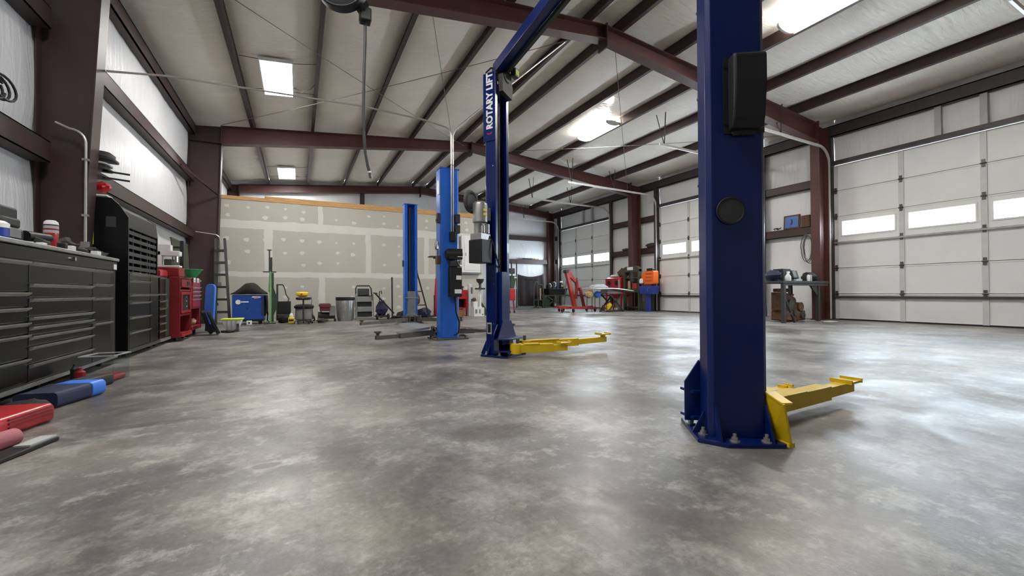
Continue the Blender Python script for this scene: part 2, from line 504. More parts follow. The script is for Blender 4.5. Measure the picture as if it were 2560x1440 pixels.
# ---- side walls: insulation between girts
def wall_sheet(x, y0, y1, levels, sgn, seed):
    """vertical insulation, pulled in at the levels (girts), bulging between them"""
    b = MB()
    z0, z1 = levels[0], levels[-1]
    ny = max(4, int((y1 - y0) / 0.12)); nz = max(4, int((z1 - z0) / 0.16))
    def fn(u, v):
        y = y0 + (y1 - y0) * u; z = z0 + (z1 - z0) * v
        for a, c in zip(levels, levels[1:]):
            if a <= z <= c + 1e-6:
                p = math.sin(math.pi * (z - a) / (c - a)) if c > a else 0; break
        bul = 0.05 * p ** 0.7 + 0.016 * p * noise.noise(Vector((y * 2.8, z * 0.6, seed))) + 0.01 * noise.noise(Vector((y * 7, z * 1.6, seed + 4)))
        return (x + sgn * bul, y, z)
    b.sheet(fn, ny, nz)
    return b
ZL1, ZL2 = 2.05, 3.34        # girt heights, left wall
ZR1, ZR2 = 2.18, 3.32        # girt heights, right wall
ZE = 4.62
b = wall_sheet(XL, YF, YB, [0, ZL1, ZL2, ZE + 0.26], 1, 2.0)
wall_left = struct(b.build('wall_left', 'vinyl_wall', smooth=80))
def girt(x, y0, y1, z, par, sgn, h=0.2):
    """zee girt running along y on a side wall"""
    t = 0.01; d = 0.17
    b = MB()
    b.box(x, x - sgn * t, y0, y1, z - h / 2, z + h / 2)
    b.box(x, x - sgn * d, y0, y1, z - h / 2, z - h / 2 + t)
    b.box(x, x - sgn * d, y0, y1, z + h / 2 - t, z + h / 2)
    return b.build('girt', 'red_iron_shaded', par, smooth=0)
for z in (ZL1, ZL2):
    for y0, y1 in ((YF, Y1 - 0.12), (Y1 + 0.12, Y2 - 0.12), (Y2 + 0.12, Y3)):
        girt(GL, y0, y1, z, wall_left, 1)
b = MB(); b.box(GL, GL - 0.02, YF, Y3, 4.36, 4.6); b.box(GL, GL - 0.17, YF, Y3, 4.36, 4.38); b.box(GL, GL - 0.17, YF, Y3, 4.58, 4.6)
b.build('eave_strut', 'red_iron_shaded', wall_left, smooth=0)

# right wall: pieces around the door openings
DW, DH = 3.74, 3.66
DOORS = [(5.60, 1), (11.10, 2), (17.44, 3)]      # left edge (far edge) of each door, number
OPEN = sorted([(y - DW, y) for y, n in DOORS])
bb = MB(); last = YF
for (o0, o1) in OPEN:
    q = wall_sheet(XR, last, o0, [0, ZR1, ZR2, ZE + 0.26], -1, 5.0 + last); bb.add(q.v, q.f)
    q = wall_sheet(XR, o0, o1, [DH, ZE + 0.26], -1, 8.0 + o0); bb.add(q.v, q.f)
    last = o1
q = wall_sheet(XR, last, YB, [0, ZR1, ZR2, ZE + 0.26], -1, 3.0); bb.add(q.v, q.f)
wall_right = struct(bb.build('wall_right', 'vinyl_wall', smooth=80))
gaps = [(YF, OPEN[0][0])] + [(OPEN[i][1], OPEN[i + 1][0]) for i in range(len(OPEN) - 1)] + [(OPEN[-1][1], Y3)]
for (g0, g1) in gaps:
    for z in (ZR1, ZR2):
        if g1 - g0 > 0.4: girt(GR + 0.02, g0 + 0.1, g1 - 0.1, z, wall_right, -1)
b = MB(); b.box(GR, GR + 0.02, YF, Y3, 4.34, 4.6); b.box(GR, GR + 0.17, YF, Y3, 4.34, 4.36); b.box(GR, GR + 0.17, YF, Y3, 4.58, 4.6)
b.build('eave_strut', 'jamb_dark', wall_right, smooth=0)
for (o0, o1) in OPEN:
    for y, s in ((o0, -1), (o1, 1)):
        b = MB(); b.box(GR, GR + 0.17, y + s * 0.005, y + s * 0.06, 0, 4.36); b.box(GR - 0.004, GR + 0.01, y + s * 0.005, y + s * 0.15, 0, 4.36)
        b.build('door_jamb', 'jamb_dark', wall_right, smooth=0)
    b = MB(); b.box(GR, XR + 0.06, o0 - 0.05, o1 + 0.05, DH + 0.006, DH + 0.09); b.build('door_header', 'jamb_dark', wall_right, smooth=0)
    for k in (0.33, 0.5):
        y = o0 + (o1 - o0) * k
        b = MB(); b.box(GR + 0.05, GR + 0.1, y - 0.05, y + 0.05, DH + 0.09, 4.36); b.build('hanger_strip', 'grey_light', wall_right, smooth=0)

# end wall with gable, front wall behind the camera
def gable(y, name, sgn, seed):
    def fn(u, v):
        x = XL + (XR - XL) * u; z = (ztop(x) + 0.24) * v
        lv = [0, 2.165, 3.29, 4.4, 5.5]
        p = 0
        for a, c in zip(lv, lv[1:]):
            if a <= z <= c: p = math.sin(math.pi * (z - a) / (c - a)); break
        return (x, y + sgn * (0.05 * p + 0.014 * noise.noise(Vector((x * 2.8, z * 0.7, seed)))), z)
    q = MB(); q.sheet(fn, 90, 34)
    return struct(q.build(name, 'vinyl_wall', smooth=80))
wall_back = gable(YB + 0.02, 'wall_back', -1, 11.0)
wall_front = gable(YF, 'wall_front', 1, 17.0)
for z in (2.165, 3.29):
    b = MB(); b.box(5.2, 11.05, 17.93, 17.94, z - 0.1, z + 0.1); b.box(5.2, 11.05, 17.94, 18.1, z + 0.09, z + 0.1); b.box(5.2, 11.05, 17.94, 18.1, z - 0.1, z - 0.09)
    b.build('girt', 'red_iron_shaded', wall_back, smooth=0)
for x in (2.28, 7.0):
    b = MB(); b.box(x - 0.09, x + 0.09, 17.86, 17.88, 0, zbot(x) + 0.05); b.box(x - 0.01, x + 0.01, 17.88, 18.08, 0, zbot(x) + 0.05)
    b.build('end_post', 'red_iron_shaded', wall_back, smooth=0)

# ---- red-iron frames
def isect(b, poly_w, y, tw, fl, fw, ft):
    """web polygon in xz with flange strips along the listed edges"""
    b.prism(poly_w, y - tw / 2, y + tw / 2, 'y')
    for (a, c, nx, nz) in fl:
        d = ft
        b.prism([a, c, (c[0] + nx * d, c[1] + nz * d), (a[0] + nx * d, a[1] + nz * d)], y - fw / 2, y + fw / 2, 'y')
def frame(y, li0, li1, ri, n, depth_end=False):
    t = sroot('trim_%d' % n)
    zt = lambda x: ztop(x)
    zb = (lambda x: zbot(x)) if not depth_end else (lambda x: ztop(x) - 0.27)
    lo, ro = -2.24, 11.3
    FW = 0.2
    # left column (tapered) and right column
    zk = zb(li1)
    b = MB(); isect(b, [(lo, 0), (li0, 0), (li1, zk), (li1, zt(li1)), (lo, zt(lo))], y, 0.012,
                    [((li0, 0), (li1, zk), 1, 0), ((lo, 0), (lo, zt(lo)), -1, 0)], FW, 0.014)
    b.box(lo - 0.03, li0 + 0.03, y - 0.13, y + 0.13, 0, 0.018)
    b.box(li1 - 0.004, li1 + 0.02, y - 0.1, y + 0.1, zk - 0.05, zt(li1) + 0.0)
    b.prism([(lo, zk - 0.006), (li1, zk - 0.006), (li1, zk + 0.006), (lo, zk + 0.006)], y - 0.1, y + 0.1, 'y')
    b.build('column', 'red_iron_shaded', t, smooth=0)
    zk2 = zb(ri)
    b = MB(); isect(b, [(ro, 0), (ri, 0), (ri, zk2), (ri, zt(ri)), (ro, zt(ro))], y, 0.012,
                    [((ri, 0), (ri, zk2), -1, 0), ((ro, 0), (ro, zt(ro)), 1, 0)], FW, 0.014)
    b.box(ri - 0.03, ro + 0.03, y - 0.13, y + 0.13, 0, 0.018)
    b.box(ri - 0.02, ri + 0.004, y - 0.1, y + 0.1, zk2 - 0.12, zt(ri) + 0.06)
    b.build('column', 'red_iron_lit', t, smooth=0)
    # rafters
    for x0, s, mt in ((li1 + 0.02, -1, 'red_iron_lit'), (ri - 0.02, 1, 'red_iron_lit')):
        xm = XRIDGE
        b = MB(); isect(b, [(x0, zb(x0)), (xm, zb(xm)), (xm, zt(xm)), (x0, zt(x0))], y, 0.012,
                        [((x0, zb(x0)), (xm, zb(xm)), 0, -1), ((x0, zt(x0)), (xm, zt(xm)), 0, -1)], FW, 0.014)
        b.build('rafter', mt, t, smooth=0)
    b = MB()
    b.box(xm - 0.012, xm - 0.001, y - 0.12, y + 0.12, zb(xm) - 0.16, zt(xm) + 0.02); b.box(xm + 0.001, xm + 0.012, y - 0.12, y + 0.12, zb(xm) - 0.16, zt(xm) + 0.02)
    for sz in (zb(xm) - 0.1, zb(xm) + 0.06, zt(xm) - 0.06):
        for sy in (-0.07, 0.07): b.cyl((xm - 0.03, y + sy, sz), (xm + 0.03, y + sy, sz), 0.012, n=6)
    b.build('splice_plate', 'red_iron_shaded', t, smooth=0)
    return t
frame(Y1, -1.97, -1.76, 10.93, 1)
frame(Y2, -1.74, -1.62, 10.90, 2)
frame(Y3, -1.95, -1.9, 11.0, 3, True)
# diagonal flange brace on the second column
b = MB(); b.beam((-2.12, 10.6, 3.28), (-1.68, 11.9, 3.0), 0.04, 0.04)
tag(b.build('flange_brace', 'red_iron_shaded', origin=(-2.12, 10.6, 3.28), smooth=0), 'short diagonal steel brace from the left wall girt to the second column', 'brace')

# ---- sectional overhead doors
HS = DH / 6
def door(yl, n):
    y0, y1 = yl - DW, yl
    r = sroot('door_%d' % n)
    stiles = [y1 - 0.04 - k * (DW - 0.08) / 3 for k in range(4)]
    for k in range(6):
        z0, z1 = k * HS + (0.012 if k == 0 else 0), (k + 1) * HS
        b = MB(); xf = DOORX
        if k == 3:
            # glazed section: frame bars around three openings
            zo0, zo1 = z0 + 0.16, z1 - 0.13
            b.box(xf, xf + 0.045, y0, y1, z0, zo0); b.box(xf, xf + 0.045, y0, y1, zo1, z1)
            ed = [y0] + sorted(sum([[stiles[i + 1] + 0.12, stiles[i] - 0.12] for i in range(3)], [])) + [y1]
            for i in range(0, 8, 2): b.box(xf, xf + 0.045, ed[i], ed[i + 1], zo0, zo1)
        else:
            b.box(xf, xf + 0.032, y0, y1, z0 + 0.005, z1 - 0.005); b.box(xf + 0.032, xf + 0.045, y0, y1, z0, z1)
        b.box(xf - 0.008, xf, y0, y1, z0 + 0.005, z0 + 0.035); b.box(xf - 0.008, xf, y0, y1, z1 - 0.035, z1 - 0.005)
        sec = b.build('door_section', 'door_white', r, smooth=0, bevel=0.004)
        for i, ys in enumerate(stiles):
            b = MB(); hw = 0.045 if 0 < i < 3 else 0.04
            b.box(xf - 0.02, xf + 0.002, ys - hw, ys + hw, z0 + 0.01, z1 - 0.01); b.build('stile', 'door_frame', sec, smooth=0, bevel=0.003)
            if k < 5:
                b = MB(); b.box(xf - 0.035, xf - 0.018, ys - 0.025, ys + 0.025, z1 - 0.07, z1 + 0.07)
                b.cyl((xf - 0.035, ys - 0.04, z1), (xf - 0.035, ys + 0.04, z1), 0.014, n=8)
                b.build('hinge', 'galv_dark', sec, smooth=0)
        if k == 3:
            for i in range(3):
                ya, yb = stiles[i + 1] + 0.12, stiles[i] - 0.12
                b = MB()
                for q in ((ya - 0.03, yb + 0.03, zo0 - 0.03, zo0), (ya - 0.03, yb + 0.03, zo1, zo1 + 0.03), (ya - 0.03, ya, zo0, zo1), (yb, yb + 0.03, zo0, zo1)):
                    b.box(xf - 0.014, xf + 0.004, q[0], q[1], q[2], q[3])
                b.build('window_frame', 'white', sec, smooth=0)
                b = MB(); b.box(xf + 0.018, xf + 0.022, ya - 0.01, yb + 0.01, zo0 - 0.01, zo1 + 0.01)
                b.build('window_pane', 'glass', sec, smooth=0)
                area('window_daylight', (xf + 0.1, (ya + yb) / 2, (zo0 + zo1) / 2), (zo1 - zo0, yb - ya), 1.0, (0, math.pi / 2, 0), portal=True)
    for z, hh in ((HS - 0.1, 0.05), (3 * HS - 0.03, 0.035)):
        b = MB(); b.box(DOORX - 0.055, DOORX - 0.02, y0, y1, z, z + hh); b.build('strut', 'strut_dark' if hh > 0.04 else 'galv', r, smooth=0)
    b = MB(); b.box(DOORX - 0.01, DOORX + 0.05, y0, y1, 0, 0.03); b.build('bottom_seal', 'rubber', r, smooth=0)
    # tracks: up the jamb, round the bend, back under the roof
    for y in (y0 - 0.035, y1 + 0.035):
        R = 0.42; xt = DOORX - 0.12; zh = DH + 0.42
        pts = [(xt, y, 0.02), (xt, y, zh - R)] + [(xt - R + R * math.cos(a), y, zh - R + R * math.sin(a)) for a in [math.radians(10 * i) for i in range(1, 10)]] + [(xt - 3.75, y, zh + 0.07)]
        b = MB()
        for i in range(len(pts) - 1):
            p, q = pts[i], pts[i + 1]
            b.beam(p, q, 0.03, 0.055, (0.3, 0.0, 1) if abs(p[0] - q[0]) > 0.02 else (1, 0, 0.2))
        b.build('track', 'track_white', r, smooth=30)
        b = MB(); b.box(DOORX - 0.1, GR + 0.02, y - 0.025, y + 0.025, 0.0, 3.7)
        b.build('track_angle', 'galv', r, smooth=0)
        b = MB()
        for xx in (xt - 3.6, xt - 1.9):
            zz = zh + 0.05
            b.beam((xx, y, zz), (xx + 0.05, y, ztop(xx) + 0.02), 0.03, 0.004); b.beam((xx, y, zz), (xx - 0.02, y + 0.22, ztop(xx) + 0.02), 0.03, 0.004)
        b.build('track_hanger', 'galv_dark', r, smooth=0)
    # torsion shaft
    b = MB(); b.cyl((DOORX - 0.08, y0 - 0.05, DH + 0.2), (DOORX - 0.08, y1 + 0.05, DH + 0.2), 0.013, n=8)
    return r
for yl, n in DOORS: door(yl, n)

# ---- taped drywall partition in front of the second bay's far end
PY = 12.30
b = MB(); b.box(-2.2, 5.15, PY, PY + 0.14, 0, 2.99); b.box(5.01, 5.15, PY + 0.14, 17.9, 0, 2.99)
part = struct(b.build('wall_partition', 'mud', smooth=0))
def ragged(x0, x1, z0, z1, seed):
    pts = []
    def edge(a, c, s):
        n = max(3, int((Vector(c) - Vector(a)).length / 0.09))
        d = (Vector(c) - Vector(a)).normalized(); nn = Vector((-d.y, d.x))
        for i in range(n):
            p = Vector(a).lerp(Vector(c), i / n)
            k = 0.028 * noise.noise(Vector((p.x * 3.1, p.y * 3.1, seed + s))) + 0.012 * noise.noise(Vector((p.x * 11, p.y * 11, seed + s)))
            pts.append((p.x + nn.x * k, p.y + nn.y * k))
    edge((x0, z0), (x1, z0), 0); edge((x1, z0), (x1, z1), 3); edge((x1, z1), (x0, z1), 6); edge((x0, z1), (x0, z0), 9)
    return pts
SH = [(-2.18, 0.46, 2.50, 2.98), (0.58, 2.95, 2.50, 2.98), (3.07, 5.13, 2.50, 2.98),
      (-2.18, -0.77, 1.23, 2.29), (-0.58, 1.66, 1.23, 2.29), (1.80, 3.30, 1.23, 2.29), (3.44, 5.13, 1.23, 2.29),
      (-2.18, 0.47, 0.02, 1.10), (0.62, 2.92, 0.02, 1.10), (3.06, 5.13, 0.02, 1.10)]
for i, (x0, x1, z0, z1) in enumerate(SH):
    b = MB(); b.prism(ragged(x0, x1, z0, z1, i * 13.7), PY - 0.004, PY + 0.002, 'y')
    b.build('drywall_sheet', 'drywall', part, smooth=0)
b = MB(); random.seed(3)
for x in [-1.95 + 0.41 * i for i in range(18)]:
    for z in (0.25, 0.56, 0.85, 1.45, 1.75, 2.05, 2.62, 2.82):
        if random.random() < 0.8:
            cx, cz = x + random.uniform(-0.03, 0.03), z + random.uniform(-0.04, 0.04); r = random.uniform(0.028, 0.055)
            pts = [(cx + r * 1.2 * math.cos(a) * (1 + 0.3 * math.sin(3 * a + x)), cz + r * math.sin(a)) for a in [2 * math.pi * k / 9 for k in range(9)]]
            b.prism(pts, PY - 0.0065, PY - 0.003, 'y')
o = b.build('mud_patches', 'mud', part, smooth=0); o['kind'] = 'stuff'
b = MB(); b.box(-2.2, 5.18, PY - 0.02, PY + 0.14, 2.99, 3.075); b.build('timber_plate', 'lumber', part, smooth=0, bevel=0.003)
b = MB(); b.box(-0.76, 5.2, PY - 0.015, PY + 0.14, 3.0755, 3.125); b.build('timber_plate', 'lumber', part, smooth=0, bevel=0.003)

# ---- lamps
def wrap_light(y, label):
    x = 7.15; z = ztop(x) + 0.085
    t = thing('ceiling_light', label, 'ceiling light', (x, y, z), 'wrap lights under the right roof purlin')
    b = MB(); b.box(x - 0.1, x + 0.1, y - 0.65, y + 0.65, z - 0.03, z - 0.002); b.box(x + 0.1, 7.352, y - 0.5, y - 0.44, z - 0.02, z - 0.005); b.box(x + 0.1, 7.352, y + 0.44, y + 0.5, z - 0.02, z - 0.005); b.build('housing', 'white', t, bevel=0.004)
    prof = [(x - 0.18, z - 0.03), (x - 0.19, z - 0.045)] + [(x + 0.19 * math.cos(math.radians(a)), z - 0.06 - 0.06 * math.sin(math.radians(a))) for a in range(175, 4, -17)] + [(x + 0.19, z - 0.045), (x + 0.18, z - 0.03)]
    b = MB(); b.prism(prof, y - 0.61, y + 0.61, 'y'); b.build('diffuser', 'lamp_white', t, smooth=60)
    for s in (-1, 1):
        b = MB(); b.prism([(x - 0.2, z - 0.025)] + [(p[0] + (p[0] - x) * 0.06, p[1] - 0.006) for p in prof[1:-1]] + [(x + 0.2, z - 0.025)], y + s * 0.61, y + s * 0.65, 'y')
        b.build('end_cap', 'grey_light', t, smooth=0)
    return t
for y, lb in ((3.55, 'bright wrap lamp on the roof purlin at the upper right, nearest the camera'), (9.12, 'wrap lamp on the roof purlin in the middle bay, right of the lettered blue post')):
    wrap_light(y, lb)
def led_panel(y, label):
    x = -0.36; z = ztop(x) + 0.06
    t = thing('ceiling_panel_light', label, 'ceiling light', (x, y, z), 'flat LED panels between the left roof purlins')
    sl = SLOPE
    MX = rotm((x, y, z), ry=-math.atan(sl))
    b = MB(MX)
    for q in ((-0.275, 0.275, -0.73, -0.705), (-0.275, 0.275, 0.705, 0.73), (-0.275, -0.25, -0.705, 0.705), (0.25, 0.275, -0.705, 0.705)):
        b.box(q[0], q[1], q[2], q[3], -0.05, 0)
    b.box(-0.275, 0.275, -0.73, 0.73, 0.0, 0.008)
    b.build('frame', 'white', t, smooth=0)
    b = MB(MX); b.box(-0.25, 0.25, -0.705, 0.705, -0.048, -0.005); b.build('diffuser', 'led_white', t, smooth=0)
    for s in (-0.6, 0.6):
        b = MB(); b.tube([(x - 0.2, y + s, z), (x - 0.55, y + s * 1.1, ztop(x - 0.61) + 0.08)], 0.006, 5); b.build('hanging_wire', 'cable_grey', t)
        b = MB(); b.tube([(x + 0.2, y + s, z + 0.02), (x + 0.66, y + s * 1.1, ztop(x + 0.7) + 0.08)], 0.006, 5); b.build('hanging_wire', 'cable_grey', t)
    b = MB(); b.tube([(x + 0.25, y + 0.3, z), (x + 0.42, y + 0.35, z - 0.04), (x + 0.58, y + 0.25, z + 0.0), (x + 0.68, y + 0.1, z + 0.08)], 0.009, 6); b.build('power_cord', 'cable_grey', t)
for y, lb in ((9.2, 'square white LED panel at the upper left, the nearer of the two'), (16.3, 'small white LED panel in the farthest left bay above the partition'), (2.1, 'white LED panel high above the wide black tool chest')):
    led_panel(y, lb)

# ================================================================ TWO-POST LIFTS
def local(O, e, n):
    """frame with x along e (across the back of the post), y along n (opening side)"""
    mm = Matrix.Identity(4)
    mm[0][0], mm[1][0] = e; mm[0][1], mm[1][1] = n
    mm[0][3], mm[1][3], mm[2][3] = O[0], O[1], O[2] if len(O) > 2 else 0
    return mm
def post_profile(w, d, c, t, lip):
    """open C profile with chamfered back corners, opening at y = d"""
    h = w / 2
    out = [(-h + c, 0), (h - c, 0), (h, c), (h, d), (h - lip, d), (h - lip, d - t), (h - t, d - t), (h - t, c + t * 0.4), (h - c - t * 0.4, t),
           (-h + c + t * 0.4, t), (-h + t, c + t * 0.4), (-h + t, d - t), (-h + lip, d - t), (-h + lip, d), (-h, d), (-h, c)]
    return out
def arm(root, p0, p1, p2, z, w, h, mt, pad_up=0.05, pad_r=0.07, square=True):
    """swing arm: outer channel p0-p1, sliding inner bar to p2, pad on the end"""
    p0 = Vector((*p0, z)); p1 = Vector((*p1, z)); p2 = Vector((*p2, z)); d = (p1 - p0).normalized(); s = Vector((-d.y, d.x, 0))
    b = MB()
    b.beam(p0, p1, w, h)
    b.cyl(p0 - Vector((0, 0, h * 0.62)), p0 + Vector((0, 0, h * 0.62)), w * 0.72, n=16)
    b.beam(p0 + d * 0.08 + Vector((0, 0, h / 2 + 0.004)), p0.lerp(p1, 0.62) + Vector((0, 0, h / 2 + 0.004)), w * 1.15, 0.008)
    a = b.build('arm', mt, root, bevel=0.003)
    b = MB(); b.beam(p1 - d * 0.15 + Vector((0, 0, -0.004)), p2, w * 0.74, h * 0.74); b.build('arm_extension', mt, a, bevel=0.002)
    b = MB(); top = p2 + Vector((0, 0, h * 0.37 + pad_up)) - d * 0.03
    b.cyl(p2 - d * 0.03, top, pad_r * 0.45, n=12)
    if square:
        b.beam(top - d * pad_r - Vector((0, 0, 0.005)), top + d * pad_r - Vector((0, 0, 0.005)), pad_r * 1.7, 0.012)
        for q in (-1, 1): b.beam(top + d * pad_r * q - s * pad_r * 0.9, top + d * pad_r * q + s * pad_r * 0.9, 0.012, 0.026)
    else:
        b.lathe(top, [(pad_r * 0.5, -0.02), (pad_r, -0.006), (pad_r, 0.008), (pad_r * 0.9, 0.012)], 16)
    b.build('arm_pad', mt, a, smooth=40)
    b = MB(); b.cyl(p0 + d * 0.02 + Vector((0, 0, h * 0.62)), p0 + d * 0.02 + Vector((0, 0, h * 0.62 + 0.05)), 0.018, n=10); b.build('pivot_pin', 'galv_dark', a)
    return a

C30, S30 = math.cos(math.radians(30)), math.sin(math.radians(30))
lift = thing('two_post_lift', 'large dark blue two-post car lift with yellow arms and white lettering', 'car lift', (1.84, 2.75, 0), None)
OA = (1.775, 1.262, 0); eA = (0.839, -0.545); nA = (0.545, 0.839)
OB = (1.903, 4.283, 0); eB = (C30, S30); nB = (S30, -C30)
for O, e, n, zt, near in ((OA, eA, nA, 3.10, True), (OB, eB, nB, 3.03, False)):
    ML = local(O, e, n)
    b = MB(ML); b.prism(post_profile(0.255, 0.125 if near else 0.145, 0.02, 0.008, 0.045), 0.02, zt)
    column = b.build('column', 'lift_blue', lift, smooth=0, bevel=0.003)
    b = MB(ML); b.prism([(-0.075, -0.085), (0.165, -0.07), (0.21, -0.02), (0.22, 0.30), (-0.17, 0.30), (-0.185, -0.02)], 0.0, 0.02)
    plate = b.build('base_plate', 'lift_blue', lift, smooth=0, bevel=0.003)
    for (bx, by) in ((-0.04, -0.055), (0.095, -0.05), (-0.145, 0.03), (-0.15, 0.2), (0.19, 0.08), (0.19, 0.25)):
        b = MB(ML); b.cyl((bx, by, 0.02), (bx, by, 0.026), 0.022, n=12); b.cyl((bx, by, 0.026), (bx, by, 0.04), 0.014, n=6); b.cyl((bx, by, 0.04), (bx, by, 0.055), 0.008, n=8)
        b.build('anchor_bolt', 'galv', plate, smooth=30)
    for gx in (-0.1, 0.115):
        b = MB(ML); b.prism([(0.0, 0.02), (-0.075, 0.02), (-0.002, 0.17)], gx - 0.005, gx + 0.005, 'x'); b.build('gusset', 'lift_blue', lift, smooth=0)
    for gs in (-1, 1):
        b = MB(ML); b.prism([(gs * 0.13, 0.02), (gs * 0.185, 0.02), (gs * 0.13, 0.12)], 0.06, 0.07, 'y'); b.build('gusset', 'lift_blue', lift, smooth=0)
    # carriage riding low in the channel
    b = MB(ML); b.box(-0.075, 0.075, 0.03, 0.185, 0.12, 0.90); b.box(-0.115, 0.115, 0.02, 0.12, 0.14, 0.84)
    car = b.build('carriage', 'lift_blue', lift, bevel=0.005)
    b = MB(ML)
    for zz in (0.06, 0.185): b.prism([(-0.16, 0.13), (0.16, 0.13), (0.195, 0.22), (0.14, 0.32), (-0.14, 0.32), (-0.195, 0.22)], zz, zz + 0.014)
    b.prism([(-0.17, 0.199), (0.17, 0.199), (0.075, 0.38), (-0.075, 0.38)], 0.19, 0.203, 'y')
    b.prism([(-0.10, 0.05), (-0.192, 0.05), (-0.192, 0.24), (-0.125, 0.345), (-0.10, 0.345)], 0.15, 0.162, 'y'); b.prism([(0.10, 0.05), (0.175, 0.05), (0.175, 0.24), (0.125, 0.345), (0.10, 0.345)], 0.15, 0.162, 'y')
    b.build('arm_bracket', 'lift_blue', car, smooth=0, bevel=0.002)
    for k in range(7):
        b = MB(ML); zz = 0.35 + k * 0.42
        b.cyl((-0.132, 0.115, zz), (-0.1285, 0.115, zz), 0.007, n=8); b.build('rivet', 'chrome', column, smooth=0)
    b = MB(ML); b.box(-0.004, 0.004, 0.1, 0.104, 0.9, zt - 0.03); b.box(0.03, 0.05, 0.09, 0.094, 0.9, zt - 0.03); b.build('lift_chain', 'galv_dark', lift, smooth=0)
# arms
arm(lift, (2.0, 1.365), (2.74, 1.41), (3.05, 1.43), 0.092, 0.085, 0.08, 'lift_yellow', 0.008, 0.065)
arm(lift, (1.92, 1.50), (2.45, 1.53), (2.62, 1.54), 0.085, 0.085, 0.075, 'lift_yellow', 0.0, 0.03)
arm(lift, (2.03, 3.96), (2.42, 3.86), (2.56, 3.80), 0.095, 0.085, 0.085, 'lift_yellow', 0.02, 0.06)
arm(lift, (2.20, 4.12), (2.90, 4.10), (3.36, 4.16), 0.105, 0.085, 0.085, 'lift_yellow', 0.035, 0.07)
# yellow toe guard plate standing beside the near post
b = MB()
pb0, pb1 = Vector((1.925, 1.215, 0.004)), Vector((1.895, 1.10, 0.004)); pt0, pt1 = Vector((1.885, 1.205, 0.225)), Vector((1.835, 1.095, 0.2))
nn = Vector((0.96, -0.25, 0)) * 0.006
b.add([pb0 - nn, pb1 - nn, pt1 - nn, pt0 - nn, pb0 + nn, pb1 + nn, pt1 + nn, pt0 + nn], [(0, 1, 2, 3), (7, 6, 5, 4), (0, 4, 5, 1), (1, 5, 6, 2), (2, 6, 7, 3), (3, 7, 4, 0)])
b.beam(pt0 + Vector((0.02, 0, 0)), pt1 + Vector((0.02, 0, 0)), 0.05, 0.01); b.beam(pb0 + Vector((0.0, 0, 0.012)), pb1 + Vector((0.0, 0, 0.012)), 0.03, 0.02)
b.build('toe_guard', 'lift_yellow', lift, smooth=0, bevel=0.002)
# lock cover and plug on the back of the near post
ML = local(OA, eA, nA)
b = MB(ML)
pr = [(-0.002, 1.40), (-0.05, 1.405), (-0.068, 1.45), (-0.085, 1.60), (-0.085, 1.715), (-0.07, 1.73), (-0.002, 1.735)]
b.prism(pr, -0.035, 0.10, 'x'); lk = b.build('lock_cover', 'black', lift, smooth=0, bevel=0.008)
b = MB(ML); b.box(-0.055, 0.12, -0.006, -0.0005, 1.395, 1.74)
for (qx, qz) in ((-0.045, 1.44), (-0.045, 1.70), (0.11, 1.44), (0.11, 1.70)): b.cyl((qx, -0.012, qz), (qx, -0.004, qz), 0.007, n=8)
b.build('cover_flange', 'black', lk, smooth=0)
b = MB(ML); b.lathe((0.03, -0.012, 1.395), [(0.045, -0.012), (0.055, 0.0), (0.055, 0.014)], 18, 1, 0.2); b.build('cover_grommet', 'black', lk)
b = MB(ML); b.cyl((-0.03, -0.001, 1.045), (-0.03, -0.009, 1.045), 0.058, n=32); pg = b.build('round_plug', 'charcoal', lift, smooth=40)
b = MB(ML); b.tube([(-0.03 + 0.058 * math.cos(a), -0.008, 1.045 + 0.058 * math.sin(a)) for a in [2 * math.pi * k / 28 for k in range(29)]], 0.0045, 6); b.build('plug_rim', 'black', pg)
# overhead beam with hose and cable sheave
zb_ = 3.10
b = MB(); b.beam((OB[0] + 0.05, OB[1] - 0.05, zb_ + 0.03), (OA[0] + 0.05, OA[1] + 0.05, zb_ + 0.06), 0.10, 0.11); ob = b.build('overhead_beam', 'lift_blue', lift, bevel=0.004)
b = MB(); b.beam((OB[0] + 0.11, OB[1] - 0.15, zb_ - 0.04), (OA[0] + 0.12, OA[1] + 0.1, zb_ - 0.02), 0.035, 0.04); b.build('hose_guard', 'black', ob)
MLB = local(OB, eB, nB)
b = MB(MLB); b.prism([(-0.06, 2.84), (0.12, 2.80), (0.135, 2.93), (0.09, 3.03), (-0.06, 3.03)], 0.146, 0.20, 'y'); b.cyl((0.03, 0.12, 3.02), (0.03, 0.21, 3.02), 0.065, n=18)
b.box(-0.05, -0.02, 0.05, 0.12, 2.98, 3.12); sh = b.build('sheave_bracket', 'charcoal', lift, smooth=30)
b = MB(MLB); b.box(0.06, 0.145, 0.215, 0.28, 3.03, 3.12); sw = b.build('limit_switch', 'black', lift, bevel=0.006)
b = MB(MLB); b.box(0.072, 0.133, 0.2795, 0.283, 3.045, 3.105); b.build('switch_label', 'hivis', sw, smooth=0)
b = MB(MLB); b.tube([(-0.12, 0.03, 3.0), (-0.13, 0.03, 3.05), (-0.07, 0.05, 3.12), (0.02, 0.08, 3.14)], 0.009, 6); b.build('hydraulic_hose', 'black', lift)
